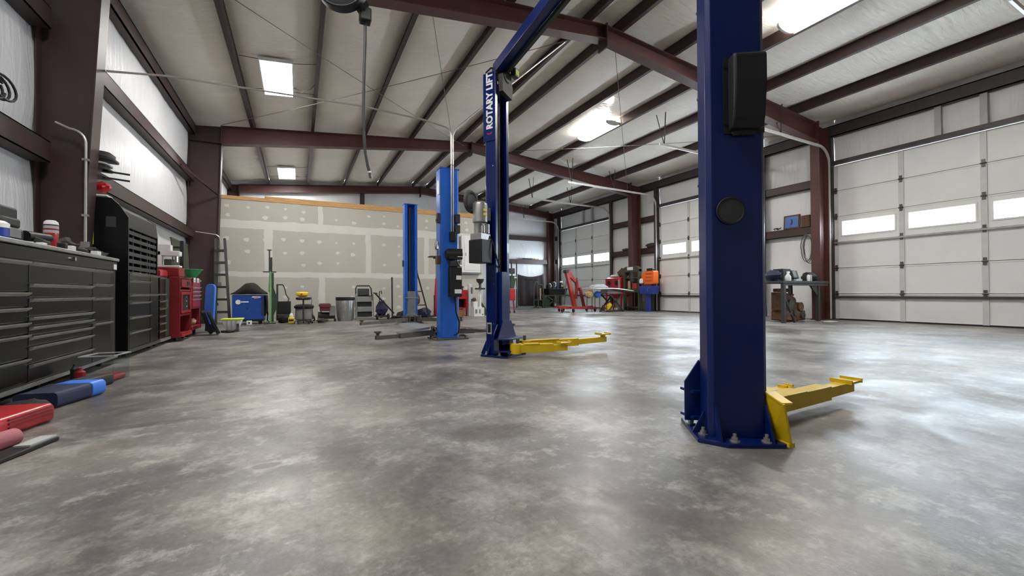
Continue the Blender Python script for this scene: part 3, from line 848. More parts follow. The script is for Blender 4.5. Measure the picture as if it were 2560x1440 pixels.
# sign plate with lettering on the side of the far post
b = MB(MLB); b.box(-0.137, -0.1305, -0.006, 0.152, 2.30, 3.035); sp = b.build('sign_plate', 'lift_blue', lift, smooth=0, bevel=0.002)
f_side = Vector((-C30, -S30, 0)); bvec = Vector((nB[0], nB[1], 0))
def side_pt(v, z, off=0.0008):
    p = Vector(OB) + Vector((eB[0], eB[1], 0)) * (-0.137 - off) + bvec * v; p.z = z; return p
mt_ = Matrix.Identity(4)
o = side_pt(0.115, 2.425)
for i in range(3):
    mt_[i][0] = (0, 0, 1)[i] * 0.90; mt_[i][1] = (-bvec)[i]; mt_[i][2] = f_side[i]; mt_[i][3] = o[i]
text_part('lettering', 'ROTARY LIFT', 0.112, 0.0008, mt_, 'white', sp, bold=0.0045, shear=0.0)
b = MB(MLB); b.prism([(0.035, 2.395), (0.045, 2.375), (0.075, 2.365), (0.105, 2.375), (0.115, 2.395), (0.105, 2.39), (0.075, 2.382), (0.045, 2.39)], -0.1385, -0.1372, 'x'); b.build('logo_mark', 'red', sp, smooth=0)
b = MB(MLB); b.box(-0.134, -0.1305, 0.03, 0.09, 0.24, 0.36); sl = b.build('number_sticker', 'grey_light', lift, smooth=0)
b = MB(MLB); b.box(-0.1352, -0.1342, 0.04, 0.08, 0.255, 0.345); b.build('sticker_print', 'black', sl, smooth=0)
# power unit beside the far post
pu = Vector((1.685, 4.09, 0)); MP = local((pu.x, pu.y, 0), eB, nB)
b = MB(MP); b.box(-0.085, 0.095, -0.085, 0.085, 0.985, 1.225); tk = b.build('oil_tank', 'black', lift, bevel=0.008)
b = MB(MP); b.box(-0.075, 0.085, -0.07, 0.07, 1.225, 1.29); b.cyl((-0.03, 0.06, 1.29), (-0.03, 0.06, 1.37), 0.022, n=10); b.cyl((0.04, 0.06, 1.29), (0.04, 0.06, 1.39), 0.028, n=10); b.cyl((0.0, -0.02, 1.29), (0.0, -0.02, 1.40), 0.05, n=14)
b.box(0.02, 0.095, -0.05, 0.02, 1.29, 1.42); b.build('pump_block', 'galv', lift, bevel=0.003)
b = MB(MP); b.lathe((0.0, 0.0, 1.40), [(0.05, 0), (0.078, 0.01), (0.08, 0.19), (0.076, 0.205), (0.05, 0.225), (0.02, 0.23)], 20); mo = b.build('motor', 'galv', lift, smooth=40)
b = MB(MP); b.box(0.06, 0.12, -0.055, 0.055, 1.43, 1.57); b.build('capacitor_box', 'charcoal', mo, bevel=0.006)
b = MB(MP); b.box(-0.045, 0.01, 0.078, 0.083, 1.47, 1.495); b.box(-0.045, 0.01, 0.078, 0.083, 1.515, 1.54); b.build('rating_label', 'yellow', mo, smooth=0)
b = MB(MP); b.box(0.09, 0.2, -0.03, 0.03, 1.0, 1.58); b.build('mounting_bracket', 'lift_blue', lift, smooth=0)
b = MB(MP); b.tube([(0.06, 0.05, 1.3), (0.09, 0.1, 1.2), (0.1, 0.12, 1.1), (0.15, 0.12, 1.0), (0.22, 0.1, 0.95)], 0.009, 6); b.build('power_cable', 'black', lift)
b = MB(MP); b.tube([(-0.075 + 0.085 * math.cos(a) , -0.06 , 1.62 + 0.10 * math.sin(a)) for a in [2 * math.pi * k / 24 for k in range(25)]], 0.022, 8); b.cyl((-0.075, -0.085, 1.62), (-0.075, -0.045, 1.62), 0.075, n=18); b.build('coiled_hose', 'charcoal', lift)

# stack adapter standing behind the far post
b = MB(); b.lathe((2.42, 4.86, 0), [(0.05, 0.0), (0.05, 0.012), (0.018, 0.02), (0.018, 0.235), (0.03, 0.25), (0.055, 0.262), (0.055, 0.28), (0.045, 0.285)], 16)
tag(b.build('stack_adapter', 'charcoal', origin=(2.42, 4.86, 0)), 'small dark round-topped stack adapter on the floor behind the far dark blue post', 'lift adapter')

# ---- the older light blue lift behind it
old = thing('baseplate_lift', 'older light blue two-post car lift with grey arms, smaller, in the second bay', 'car lift', (2.05, 7.85, 0))
for k, (cx, cy, zt, n) in enumerate(((1.985, 5.97, 2.50, (0, 1)), (2.27, 9.80, 2.68, (0, -1)))):
    e = (1, 0) if n[1] > 0 else (-1, 0)
    ML = local((cx, cy, 0), (1, 0), n)
    b = MB(ML); b.prism(post_profile(0.285, 0.22, 0.03, 0.01, 0.06), 0.02, zt)
    column = b.build('column', 'lift_blue_old', old, smooth=0, bevel=0.004)
    b = MB(ML); b.box(-0.15, 0.15, -0.004, 0.225, zt, zt + 0.012); b.build('top_cap', 'lift_blue_old', column, smooth=0)
    b = MB(ML); b.box(-0.25, 0.25, -0.1, 0.34, 0.0, 0.02); pl = b.build('base_plate', 'arm_grey', old, smooth=0)
    for bx, by in ((-0.21, -0.06), (0.21, -0.06), (-0.21, 0.3), (0.21, 0.3)):
        b = MB(ML); b.cyl((bx, by, 0.02), (bx, by, 0.05), 0.014, n=8); b.build('anchor_bolt', 'galv_dark', pl)
    b = MB(ML); b.box(-0.09, 0.09, 0.03, 0.25, 0.22, 0.72); b.prism([(-0.1, 0.22), (0.1, 0.22), (0.17, 0.09), (-0.17, 0.09)], 0.20, 0.27, 'y'); b.box(-0.13, 0.13, 0.15, 0.262, 0.56, 0.58)
    cr = b.build('carriage', 'lift_grey', old, bevel=0.006)
    b = MB(ML); b.box(-0.2, 0.2, 0.2, 0.34, 0.15, 0.165); b.box(-0.2, 0.2, 0.2, 0.34, 0.04, 0.055)
    for q in (-0.18, -0.06, 0.06, 0.18): b.cyl((q, 0.29, 0.03), (q, 0.29, 0.18), 0.028, n=10)
    b.build('arm_bracket', 'arm_grey', cr)
    b = MB(ML); b.box(-0.02, 0.02, 0.09, 0.1, 0.7, zt - 0.05); b.build('lift_chain', 'galv_dark', old, smooth=0)
arm(old, (1.83, 6.27), (1.25, 6.0), (0.92, 5.88), 0.085, 0.075, 0.07, 'arm_grey', 0.05, 0.05, False)
arm(old, (2.12, 6.27), (2.46, 6.23), (2.78, 6.2), 0.085, 0.075, 0.07, 'arm_grey', 0.02, 0.05, False)
arm(old, (2.12, 9.48), (1.5, 9.05), (1.08, 8.72), 0.085, 0.075, 0.07, 'arm_grey', 0.04, 0.05, False)
arm(old, (2.42, 9.48), (2.9, 9.1), (3.2, 8.8), 0.085, 0.075, 0.07, 'arm_grey', 0.04, 0.05, False)
b = MB(); b.beam((1.74, 6.2, 0.16), (1.22, 5.98, 0.13), 0.012, 0.03); b.build('arm_restraint', 'galv', old, smooth=0)
b = MB(); b.beam((2.2, 6.22, 0.16), (2.66, 6.18, 0.09), 0.012, 0.02); b.build('arm_restraint', 'galv', old, smooth=0)
b = MB(); b.prism([(1.86, 0.0), (1.93, 0.032), (2.32, 0.032), (2.39, 0.0)], 6.32, 9.44, 'y'); b.build('floor_cover', 'lift_grey', old, smooth=0)
# things fixed to the near light blue post
b = MB(); b.box(1.95, 2.13, 5.86, 5.9695, 0.62, 1.05); tk = b.build('oil_tank', 'black', old, bevel=0.006)
for q0, q1, zz, xx in ((2.015, 2.12, 0.70, 0), (2.04, 2.12, 0.90, 0)):
    b = MB(); b.box(q0, q1, 5.8565, 5.8595, zz - 0.03, zz + 0.03); b.build('tank_label', 'white', tk, smooth=0)
b = MB(); b.box(1.96, 2.10, 5.87, 5.9695, 1.06, 1.14); b.cyl((2.02, 5.91, 1.06), (2.02, 5.91, 1.16), 0.035, n=10); b.cyl((2.08, 5.89, 1.06), (2.09, 5.87, 1.15), 0.018, n=8); b.build('valve_block', 'charcoal', old, bevel=0.004)
b = MB(); b.tube([(2.09, 5.86, 1.16), (2.06, 5.85, 1.13), (2.08, 5.84, 1.08), (2.11, 5.85, 1.07)], 0.008, 6); b.build('release_handle', 'chrome', old)
b = MB(); b.cyl((1.90, 5.91, 1.24), (2.14, 5.91, 1.24), 0.062, n=16); b.box(1.93, 2.14, 5.86, 5.9695, 1.165, 1.32); mo = b.build('motor', 'black', old, bevel=0.006)
b = MB(); b.box(2.06, 2.135, 5.857, 5.8598, 1.20, 1.265); b.build('motor_label', 'white', mo, smooth=0)
b = MB(); b.box(2.05, 2.12, 5.9, 5.9695, 1.70, 1.83); b.build('switch_box', 'blue_navy', old, bevel=0.006)
b = MB(); b.box(2.05, 2.12, 5.9, 5.9695, 1.55, 1.67); b.build('outlet_box', 'charcoal', old, bevel=0.006)
b = MB(); b.box(1.97, 2.06, 5.9, 5.9695, 1.43, 1.57); b.build('junction_box', 'black', old, bevel=0.01)
b = MB(); b.tube([(2.0, 5.955, 2.55), (2.0, 5.95, 1.57)], 0.009, 8); b.build('riser_conduit', 'conduit', old)
b = MB(); b.tube([(2.03, 5.955, 2.55), (2.03, 5.95, 1.57)], 0.009, 8); b.build('riser_conduit', 'conduit', old)
b = MB(); b.tube([(2.05, 5.93, 0.62), (2.06, 5.92, 0.4), (2.10, 5.90, 0.25), (2.09, 5.9, 0.1), (2.02, 5.9, 0.06)], 0.014, 6); b.build('hydraulic_hose', 'black', old)
b = MB(); b.box(1.80, 1.8415, 5.98, 6.06, 1.70, 1.84); b.box(1.79, 1.8, 5.99, 6.05, 1.72, 1.76); b.build('side_bracket', 'charcoal', old, bevel=0.004)
b = MB(); b.lathe((1.80, 6.02, 1.30), [(0.02, 0), (0.045, 0.02), (0.05, 0.1), (0.03, 0.14)], 12, 0.6, 1); b.cyl((1.8, 6.02, 1.22), (1.8, 6.02, 1.3), 0.018, n=8); b.box(1.80, 1.8415, 6.0, 6.04, 1.3, 1.34); b.build('limit_lever', 'chrome', old)
b = MB(); b.box(1.79, 1.8415, 5.97, 6.07, 1.1, 1.22); b.build('side_bracket', 'brown', old, bevel=0.004)
b = MB(); b.box(1.8425 - 0.02, 1.8425, 6.0, 6.05, 2.12, 2.32); b.build('reflective_strip', 'white_gloss', old, smooth=0)
b = MB(); b.box(2.105, 2.128, 9.68, 9.76, 1.28, 1.42); b.build('side_bracket', 'charcoal', old, bevel=0.004)
# conduits running to the two risers
cd = MB(); cd.tube([(-1.8, 5.86, 3.02), (-1.3, 5.95, 3.12), (0.76, 5.96, 3.185), (1.6, 5.96, 3.15), (1.93, 5.958, 3.10), (1.985, 5.955, 3.06), (2.0, 5.955, 2.98), (2.0, 5.955, 2.56)], 0.012, 8)
o = cd.build('conduit_run', 'conduit', origin=(2.0, 5.955, 2.56)); tag(o, 'thin grey conduit slung from the nearest red-brown column to the older blue post', 'conduit')
cd = MB(); cd.tube([(4.05, 5.95, 4.93), (2.55, 5.958, 3.55), (2.2, 5.956, 3.22), (2.07, 5.955, 3.09), (2.03, 5.955, 2.99), (2.03, 5.955, 2.56)], 0.012, 8)
o = cd.build('conduit_run', 'conduit', origin=(2.03, 5.955, 2.56)); tag(o, 'thin grey conduit dropping from the roof ridge side to the older blue post', 'conduit')

# ================================================================ LEFT WALL ROW
def caster(root, x, y, r=0.05, name='caster', h=None):
    h = h or r * 2 + 0.025
    b = MB(); b.cyl((x - 0.016, y, r), (x + 0.016, y, r), r, n=14); w_ = b.build(name, 'rubber', root, smooth=40)
    b = MB(); b.box(x - 0.022, x - 0.017, y - r * 0.5, y + r * 0.5, r * 0.7, h); b.box(x + 0.017, x + 0.022, y - r * 0.5, y + r * 0.5, r * 0.7, h); b.box(x - 0.03, x + 0.03, y - r * 0.7, y + r * 0.7, h - 0.006, h)
    b.build('caster_fork', 'galv_dark', w_, smooth=0)
def drawer(root, xf, y0, y1, z0, z1, mt, hm, handle='lip', proud=0.012):
    """drawer front facing +x with a full width lip pull along its top edge"""
    b = MB(); b.box(xf - 0.02, xf + proud, y0 + 0.004, y1 - 0.004, z0 + 0.004, z1 - 0.004); d = b.build('drawer', mt, root, smooth=0, bevel=0.004)
    b = MB()
    if handle == 'lip':
        b.prism([(xf + proud, z1 - 0.028), (xf + proud + 0.022, z1 - 0.012), (xf + proud + 0.024, z1 - 0.004), (xf + proud, z1 - 0.006)], y0 + 0.012, y1 - 0.012, 'y')
    else:
        ym = (y0 + y1) / 2; b.box(xf + proud, xf + proud + 0.02, ym - (y1 - y0) * 0.3, ym + (y1 - y0) * 0.3, z1 - 0.03, z1 - 0.018)
    b.build('handle', hm, d, smooth=0)
    return d
XF = -1.62
chest = thing('tool_chest', 'wide black roll-around tool chest with many drawers at the left edge', 'tool chest', (-1.88, 4.3, 0))
b = MB(); b.box(-2.12, XF, 3.05, 5.53, 0.075, 1.005); b.build('body', 'black_gloss', chest, bevel=0.006)
b = MB(); b.box(-2.13, XF + 0.025, 3.04, 5.545, 1.005, 1.035); b.build('worktop', 'alu_top', chest, bevel=0.006)
c1, c2, c3, c4 = 3.08, 3.98, 4.965, 5.375
b = MB(); b.box(XF, XF + 0.012, 3.08, 5.53, 0.915, 1.0); td = b.build('top_tray_front', 'black_gloss', chest, bevel=0.004)
b = MB(); b.cyl((XF + 0.012, 4.6, 0.965), (XF + 0.03, 4.6, 0.965), 0.016, n=14); b.build('lock', 'chrome', td)
b = MB(); b.box(XF + 0.012, XF + 0.014, 5.44, 5.51, 0.925, 0.975); b.build('sticker', 'white', td, smooth=0)
for y0, y1, rows in ((c1, c2, [0.905, 0.70, 0.60, 0.50, 0.42, 0.26, 0.10]), (c2, c3, [0.905, 0.76, 0.66, 0.535, 0.47, 0.405, 0.335, 0.215, 0.09]), (c3, c4, [0.905, 0.78, 0.655, 0.43, 0.09])):
    for a, c in zip(rows, rows[1:]): drawer(chest, XF, y0, y1, c, a, 'black_gloss', 'galv')
b = MB(); b.box(XF - 0.005, XF + 0.002, c4 + 0.01, 5.5, 0.1, 0.9); b.build('side_recess', 'black_matte', chest, smooth=0)
b = MB(); b.box(XF - 0.02, XF + 0.02, 3.05, 5.53, 0.06, 0.085); b.build('bottom_rail', 'galv', chest, smooth=0)
for y in (3.2, 4.3, 5.4):
    for x in (-1.70, -2.04): caster(chest, x, y, 0.03)

# second black cabinet with hutch
h2 = thing('hutch_cabinet', 'tall black tool cabinet with slatted hutch right of the nearest column', 'tool cabinet', (-1.9, 6.45, 0))
b = MB(); b.box(-2.12, XF - 0.02, 5.905, 7.02, 0.06, 0.93); b.build('body', 'black_gloss', h2, bevel=0.006)
b = MB(); b.prism([(-2.12, 0.05), (XF, 0.05), (XF, 1.50), (-1.70, 1.64), (-1.76, 1.70), (-2.12, 1.70)], 5.88, 5.905, 'y'); b.build('side_panel', 'black_gloss', h2, smooth=0, bevel=0.003)
b = MB(); b.box(-1.80, -1.72, 5.872, 5.8795, 1.39, 1.50); b.build('warning_label', 'charcoal', h2, smooth=0)
b = MB(); b.prism([(-2.12, 0.93), (XF - 0.02, 0.93), (XF - 0.02, 1.42), (-1.66, 1.58), (-1.74, 1.64), (-2.12, 1.66)], 7.0, 7.02, 'y'); b.build('side_panel', 'black_gloss', h2, smooth=0)
hood = [(XF - 0.02, 1.40), (XF - 0.022, 1.46), (-1.66, 1.575), (-1.74, 1.635), (-2.12, 1.655), (-2.12, 1.64), (-1.75, 1.62), (-1.675, 1.565), (XF - 0.037, 1.455), (XF - 0.035, 1.40)]
b = MB(); b.prism(hood, 5.905, 7.0, 'y'); b.build('hood', 'black', h2, smooth=30)
b = MB(); b.box(-2.12, -2.10, 5.905, 7.0, 0.93, 1.64); b.build('back_panel', 'black', h2, smooth=0)
for k in range(6):
    z = 0.95 + k * 0.078
    b = MB(); b.box(XF - 0.045, XF - 0.03, 5.905, 7.0, z, z + 0.042); b.build('slat', 'charcoal', h2, smooth=0)
for y in (6.2, 6.46, 6.70, 6.80, 6.98):
    b = MB(); b.box(XF - 0.06, XF - 0.046, y - 0.012, y + 0.02, 0.93, 1.42); b.build('divider', 'charcoal', h2, smooth=0)
rows = [0.915, 0.84, 0.685, 0.60, 0.435, 0.27, 0.09]
for a, c in zip(rows, rows[1:]): drawer(h2, XF - 0.02, 5.94, 6.66, c, a, 'black_gloss', 'galv')
rows = [0.915, 0.685, 0.09]
for a, c in zip(rows, rows[1:]): drawer(h2, XF - 0.02, 6.67, 7.0, c, a, 'black_gloss', 'galv')
b = MB(); b.box(XF - 0.03, XF + 0.005, 5.91, 7.02, 0.05, 0.085); b.build('bottom_rail', 'galv_dark', h2, smooth=0)
for y in (6.05, 6.9):
    for x in (-1.70, -2.04): caster(h2, x, y, 0.024)

# third narrow black cabinet
h3 = thing('drawer_cabinet', 'narrow black drawer cabinet between the hutch cabinet and the red tool cart', 'tool cabinet', (-1.88, 7.3, 0))
b = MB(); b.box(-2.12, XF - 0.02, 7.05, 7.56, 0.06, 0.925); b.build('body', 'black_gloss', h3, bevel=0.006)
rows = [0.91, 0.69, 0.60, 0.50, 0.40, 0.30, 0.2, 0.09]
for a, c in zip(rows, rows[1:]): drawer(h3, XF - 0.02, 7.07, 7.33, c, a, 'black_gloss', 'galv')
b = MB(); b.box(XF - 0.02, XF - 0.008, 7.35, 7.54, 0.1, 0.9); dr = b.build('locker_door', 'green_dark', h3, bevel=0.003)
b = MB(); b.box(XF - 0.008, XF + 0.012, 7.37, 7.38, 0.5, 0.62); b.build('handle', 'galv', dr, smooth=0)
b = MB(); b.box(XF - 0.03, XF + 0.005, 7.05, 7.56, 0.05, 0.085); b.build('bottom_rail', 'galv', h3, smooth=0)
for y in (7.12, 7.49):
    for x in (-1.70, -2.04): caster(h3, x, y, 0.024)

# red cart with mesh door and open shelf
RX = -1.52
rc = thing('tool_cart', 'red rolling tool cart with a dark door above an open shelf', 'tool cart', (-1.82, 7.95, 0))
b = MB()
for y0, y1 in ((7.60, 7.63), (8.22, 8.25)): b.box(-2.1, RX, y0, y1, 0.06, 0.93)
b.box(-2.1, -2.08, 7.63, 8.22, 0.06, 0.93)
for z0, z1 in ((0.06, 0.11), (0.36, 0.39), (0.72, 0.75), (0.91, 0.93)): b.box(-2.08, RX, 7.63, 8.22, z0, z1)
b.build('body', 'red_dark', rc, bevel=0.004)
b = MB()
for q in ((7.64, 7.69, 0.40, 0.71), (8.16, 8.21, 0.40, 0.71), (7.69, 8.16, 0.40, 0.44), (7.69, 8.16, 0.67, 0.71)): b.box(RX, RX + 0.012, *q)
b.build('door_frame', 'red', rc, bevel=0.003)
b = MB(); b.box(RX - 0.012, RX - 0.004, 7.69, 8.16, 0.44, 0.67); dr = b.build('door_panel', 'black_matte', rc, smooth=0)
for zz, yy in ((0.63, 8.0), (0.57, 8.0), (0.49, 8.02)):
    b = MB(); b.box(RX - 0.004, RX, yy - 0.03, yy + 0.04, zz, zz + 0.012); b.build('door_sticker', 'grey_light', dr, smooth=0)
b = MB(); b.box(RX, RX + 0.014, 7.64, 8.21, 0.78, 0.9); d_ = b.build('drawer', 'red_dark', rc, bevel=0.004)
b = MB(); b.box(RX + 0.014, RX + 0.018, 7.95, 8.15, 0.81, 0.87); b.build('drawer_label', 'black', d_, smooth=0)
b = MB(); b.box(RX, RX + 0.02, 7.62, 8.23, 0.06, 0.12); b.build('bottom_rail', 'red', rc, bevel=0.003)
for y in (7.7, 8.15):
    for x in (-1.6, -2.02): caster(rc, x, y, 0.024)
b = MB(); b.lathe((-1.66, 7.82, 0.1115), [(0.06, 0), (0.08, 0.02), (0.08, 0.14), (0.055, 0.18), (0.035, 0.18), (0.035, 0.14), (0.05, 0.12), (0.05, 0.01)], 14)
tag(b.build('funnel_cup', 'tan', origin=(-1.66, 7.82, 0.1115)), 'tan plastic cup on the bottom shelf of the red cart', 'cup')
b = MB(); b.blob((-1.60, 7.78, 0.782), (0.05, 0.05, 0.032), jit=0.5, seed=2, flat=0.751); tag(b.build('white_rag', 'white', origin=(-1.6, 7.78, 0.751)), 'crumpled white rag in the slot above the dark cart door', 'rag')

rk = thing('drawer_chest', 'small red tool chest with pale drawer fronts beside the blue creeper', 'tool chest', (-1.8, 8.75, 0))
b = MB(); b.box(-2.08, RX - 0.01, 8.36, 9.05, 0.44, 0.93); b.box(-2.08, RX - 0.01, 8.36, 8.385, 0.1, 0.44); b.box(-2.08, RX - 0.01, 9.025, 9.05, 0.1, 0.44); b.box(-2.08, RX + 0.01, 8.36, 9.05, 0.1, 0.16); b.build('body', 'red_dark', rk, bevel=0.005)
rows = [0.915, 0.80, 0.735, 0.67, 0.605, 0.47]
for a, c in zip(rows, rows[1:]): drawer(rk, RX - 0.01, 8.42, 9.0, c, a, 'red', 'grey_light')
b = MB(); b.prism([(RX, 0.92), (RX + 0.003, 0.92), (RX + 0.003, 0.94), (RX, 0.94)], 8.4, 9.0, 'y'); b.build('top_edge', 'red', rk, smooth=0)
for y in (8.45, 8.96):
    for x in (-1.6, -2.0): caster(rk, x, y, 0.036)
b = MB(); b.box(-1.95, -1.60, 8.5, 8.8, 0.161, 0.36); tag(b.build('blue_case', 'blue_navy', origin=(-1.8, 8.65, 0.161), bevel=0.02), 'dark blue case on the lower shelf of the small red chest', 'case')
b = MB(); b.blob((-1.62, 8.9, 0.21), (0.06, 0.07, 0.055), jit=0.4, seed=5, flat=0.161); tag(b.build('shop_rag', 'tan', origin=(-1.62, 8.9, 0.161)), 'crumpled beige rag on the lower shelf of the small red chest', 'rag')
for yy in (8.45, 8.7):
    b = MB(); b.box(RX - 0.08, RX + 0.018, yy - 0.07, yy + 0.07, 0.9405, 0.9435); b.box(RX + 0.018, RX + 0.021, yy - 0.07, yy + 0.07, 0.87, 0.9435)
    b.build('paper_tag', 'white', rk, smooth=0)

# blue creeper stood on end, black pads leaning by it
cr = thing('mechanic_creeper', 'bright blue mechanic creeper stood upright beside the red chest', 'creeper', (-1.42, 9.18, 0))
MX = rotm((-1.43, 9.2, 0.0), rz=-0.6, rx=-0.06)
b = MB(MX); b.prism(rrect(-0.095, 0.095, 0.14, 0.86, 0.075, 5), -0.02, 0.02, 'y'); b.build('bed', 'blue_bright', cr, bevel=0.01, smooth=30)
b = MB(MX); b.box(-0.10, 0.10, 0.021, 0.05, 0.02, 0.50); b.build('frame', 'blue_navy', cr, bevel=0.006)
for zz in (0.035, 0.5):
    b = MB(MX); b.cyl((-0.07, 0.075, zz), (0.07, 0.075, zz), 0.034, n=12); b.build('wheel', 'rubber', cr)
for i, (x, y, a) in enumerate(((-1.30, 8.62, 0.30), (-1.19, 8.56, 0.36))):
    MX = rotm((x, y, 0.001), rz=0.2, ry=-a)
    b = MB(MX); b.prism(rrect(-0.13, 0.13, 0.02, 0.42, 0.05, 4), -0.025, 0.025, 'x'); b.M = MX
    tag(b.build('floor_pad', 'black_matte' if i == 0 else 'black', origin=(x, y, 0.0), bevel=0.008), ('inner of the two black kneeling pads leaning by the blue creeper' if i == 0 else 'outer of the two black kneeling pads leaning by the blue creeper'), 'kneeling pad', 'black kneeling pads')

# clutter on the cabinets
b = MB(); b.box(-1.95, -1.64, 7.15, 7.5, 0.9255, 1.0); b.box(-1.945, -1.645, 7.155, 7.495, 1.0, 1.012); b2 = b
tag(b.build('red_toolbox', 'red', origin=(-1.8, 7.3, 0.9255), bevel=0.01), 'low red box on top of the narrow black cabinet', 'box')
b = MB(); b.box(-1.86, -1.54, 7.65, 7.98, 0.931, 1.07); tag(b.build('metal_case', 'red_dark', origin=(-1.7, 7.8, 0.931), bevel=0.015), 'dusty red metal case lying on top of the red tool cart', 'case')
wt = thing('bench_tool', 'white bench tool with a thick arched arm on the dusty red case', 'bench tool', (-1.68, 7.8, 1.0705))
b = MB(); b.box(-1.82, -1.55, 7.72, 7.88, 1.0705, 1.10); b.build('base', 'white', wt, bevel=0.008)
b = MB(); b.box(-1.83, -1.765, 7.73, 7.87, 1.10, 1.31); b.box(-1.83, -1.55, 7.73, 7.87, 1.235, 1.31); b.build('arm', 'white', wt, bevel=0.014)
b = MB(); b.cyl((-1.61, 7.8, 1.15), (-1.61, 7.8, 1.235), 0.03, n=12); b.build('spindle', 'chrome', wt)
b = MB(); b.box(-1.74, -1.65, 7.75, 7.85, 1.1005, 1.19); b.build('guard', 'olive', wt, bevel=0.01)
b = MB(); b.box(-1.80, -1.66, 7.74, 7.86, 1.3105, 1.40); tag(b.build('white_carton', 'white', origin=(-1.73, 7.8, 1.3105), bevel=0.004), 'small white carton balanced on the arm of the white bench tool', 'carton')
sh_ = thing('leaning_panel', 'tall dull grey-green sheet leaning on the left wall behind the blue creeper', 'panel', (-1.92, 9.95, 0))
MX = rotm((-1.90, 9.95, 0.0), ry=-0.06)
b = MB(MX); b.box(-0.008, 0.008, -0.6, 0.6, 0.002, 1.66); b.build('sheet', 'olive', sh_, smooth=0)
b = MB(MX); b.box(-0.012, 0.012, -0.62, 0.62, 1.66, 1.685); b.build('edge_trim', 'galv_dark', sh_, smooth=0)
vs = thing('dark_clamp', 'black bar clamp standing on the red tool cart behind the white bench tool', 'clamp', (-1.60, 8.12, 0.931))
b = MB(); b.box(-1.625, -1.575, 8.09, 8.14, 0.931, 1.50); b.build('post', 'black', vs, bevel=0.008)
b = MB(); b.box(-1.78, -1.625, 8.10, 8.13, 1.38, 1.41); b.build('bar', 'black', vs, bevel=0.004)
b = MB(); b.box(-1.67, -1.54, 8.05, 8.18, 0.931, 0.95); b.build('foot', 'black', vs, smooth=0)
gp = thing('drain_funnel', 'green plastic drain funnel on top of the small red chest', 'funnel', (-1.62, 8.9, 0.9305))
b = MB(); b.lathe((-1.62, 8.9, 0.9305), [(0.05, 0.0), (0.08, 0.06), (0.145, 0.155), (0.152, 0.165), (0.14, 0.158), (0.075, 0.07), (0.04, 0.01)], 22); b.build('bowl', 'green', gp, smooth=50)
b = MB(); b.tube([(-1.62 + 0.152 * math.cos(a), 8.9 + 0.152 * math.sin(a), 0.9305 + 0.163) for a in [2 * math.pi * k / 26 for k in range(27)]], 0.008, 6); b.build('rim', 'green', gp)
# clutter on the wide chest
TZ = 1.0355
jar = thing('spray_bottle', 'red and white striped plastic bottle standing on the wide black chest', 'bottle', (-1.735, 4.60, TZ))
b = MB(); b.lathe((-1.735, 4.60, TZ), [(0.036, 0), (0.040, 0.01), (0.040, 0.02)], 18); b.build('base_rim', 'white', jar)
b = MB(); b.lathe((-1.735, 4.60, TZ), [(0.026, 0.0205), (0.038, 0.05), (0.043, 0.11), (0.043, 0.128)], 18); b.build('lower_body', 'red', jar, smooth=50)
for z0, z1, mt_n in ((0.1282, 0.150, 'grey_light'), (0.1504, 0.162, 'red_dark'), (0.1624, 0.184, 'grey_light'), (0.1844, 0.194, 'maroon')):
    b = MB(); b.lathe((-1.735, 4.60, TZ), [(0.043, z0), (0.043, z1)], 18); b.build('label_band', mt_n, jar)
b = MB(); b.lathe((-1.735, 4.60, TZ), [(0.043, 0.1944), (0.04, 0.215), (0.026, 0.228), (0.01, 0.23)], 18); b.build('cap', 'white', jar, smooth=50)
ch = thing('battery_charger', 'black battery charger with a clear window at the left end of the chest top', 'charger', (-1.83, 3.98, TZ))
b = MB(); b.box(-1.95, -1.70, 3.86, 4.16, TZ, TZ + 0.10); b.build('body', 'black', ch, bevel=0.02)
b = MB(); b.box(-1.94, -1.71, 3.92, 4.14, TZ + 0.10, TZ + 0.165); b.build('battery', 'charcoal', ch, bevel=0.015)
b = MB(); b.box(-1.70, -1.694, 3.92, 4.10, TZ + 0.03, TZ + 0.085); b.build('window', 'grey', ch, smooth=0)
b = MB(); b.lathe((-1.66, 3.78, TZ), [(0.035, 0), (0.045, 0.01), (0.045, 0.06), (0.04, 0.062)], 14); bw = tag(b.build('spray_can', 'blue_royal', origin=(-1.66, 3.78, TZ)), 'blue and white can at the very left of the chest top', 'can')
b = MB(); b.lathe((-1.66, 3.78, TZ), [(0.045, 0.0625), (0.045, 0.09), (0.025, 0.105), (0.012, 0.108)], 14); b.build('cap', 'white', bw, smooth=50)
gun = thing('impact_wrench', 'black cordless impact wrench lying on the chest beside the striped bottle', 'power tool', (-1.70, 4.22, TZ))
b = MB(); b.cyl((-1.72, 4.20, TZ + 0.06), (-1.68, 4.42, TZ + 0.07), 0.038, 0.03, n=14); b.build('motor_housing', 'black', gun)
b = MB(); b.cyl((-1.68, 4.42, TZ + 0.07), (-1.672, 4.46, TZ + 0.074), 0.012, n=8); b.build('anvil', 'chrome', gun)
b = MB(); b.beam((-1.70, 4.25, TZ + 0.05), (-1.64, 4.26, TZ + 0.025), 0.04, 0.035); b.box(-1.68, -1.62, 4.21, 4.30, TZ, TZ + 0.035); b.build('grip', 'charcoal', gun, bevel=0.006)
b = MB(); b.box(-1.66, -1.61, 4.48, 4.53, TZ, TZ + 0.045); tag(b.build('battery_pack', 'black', origin=(-1.65, 4.31, TZ), bevel=0.008), 'small black battery pack between the wrench and the striped bottle', 'battery')
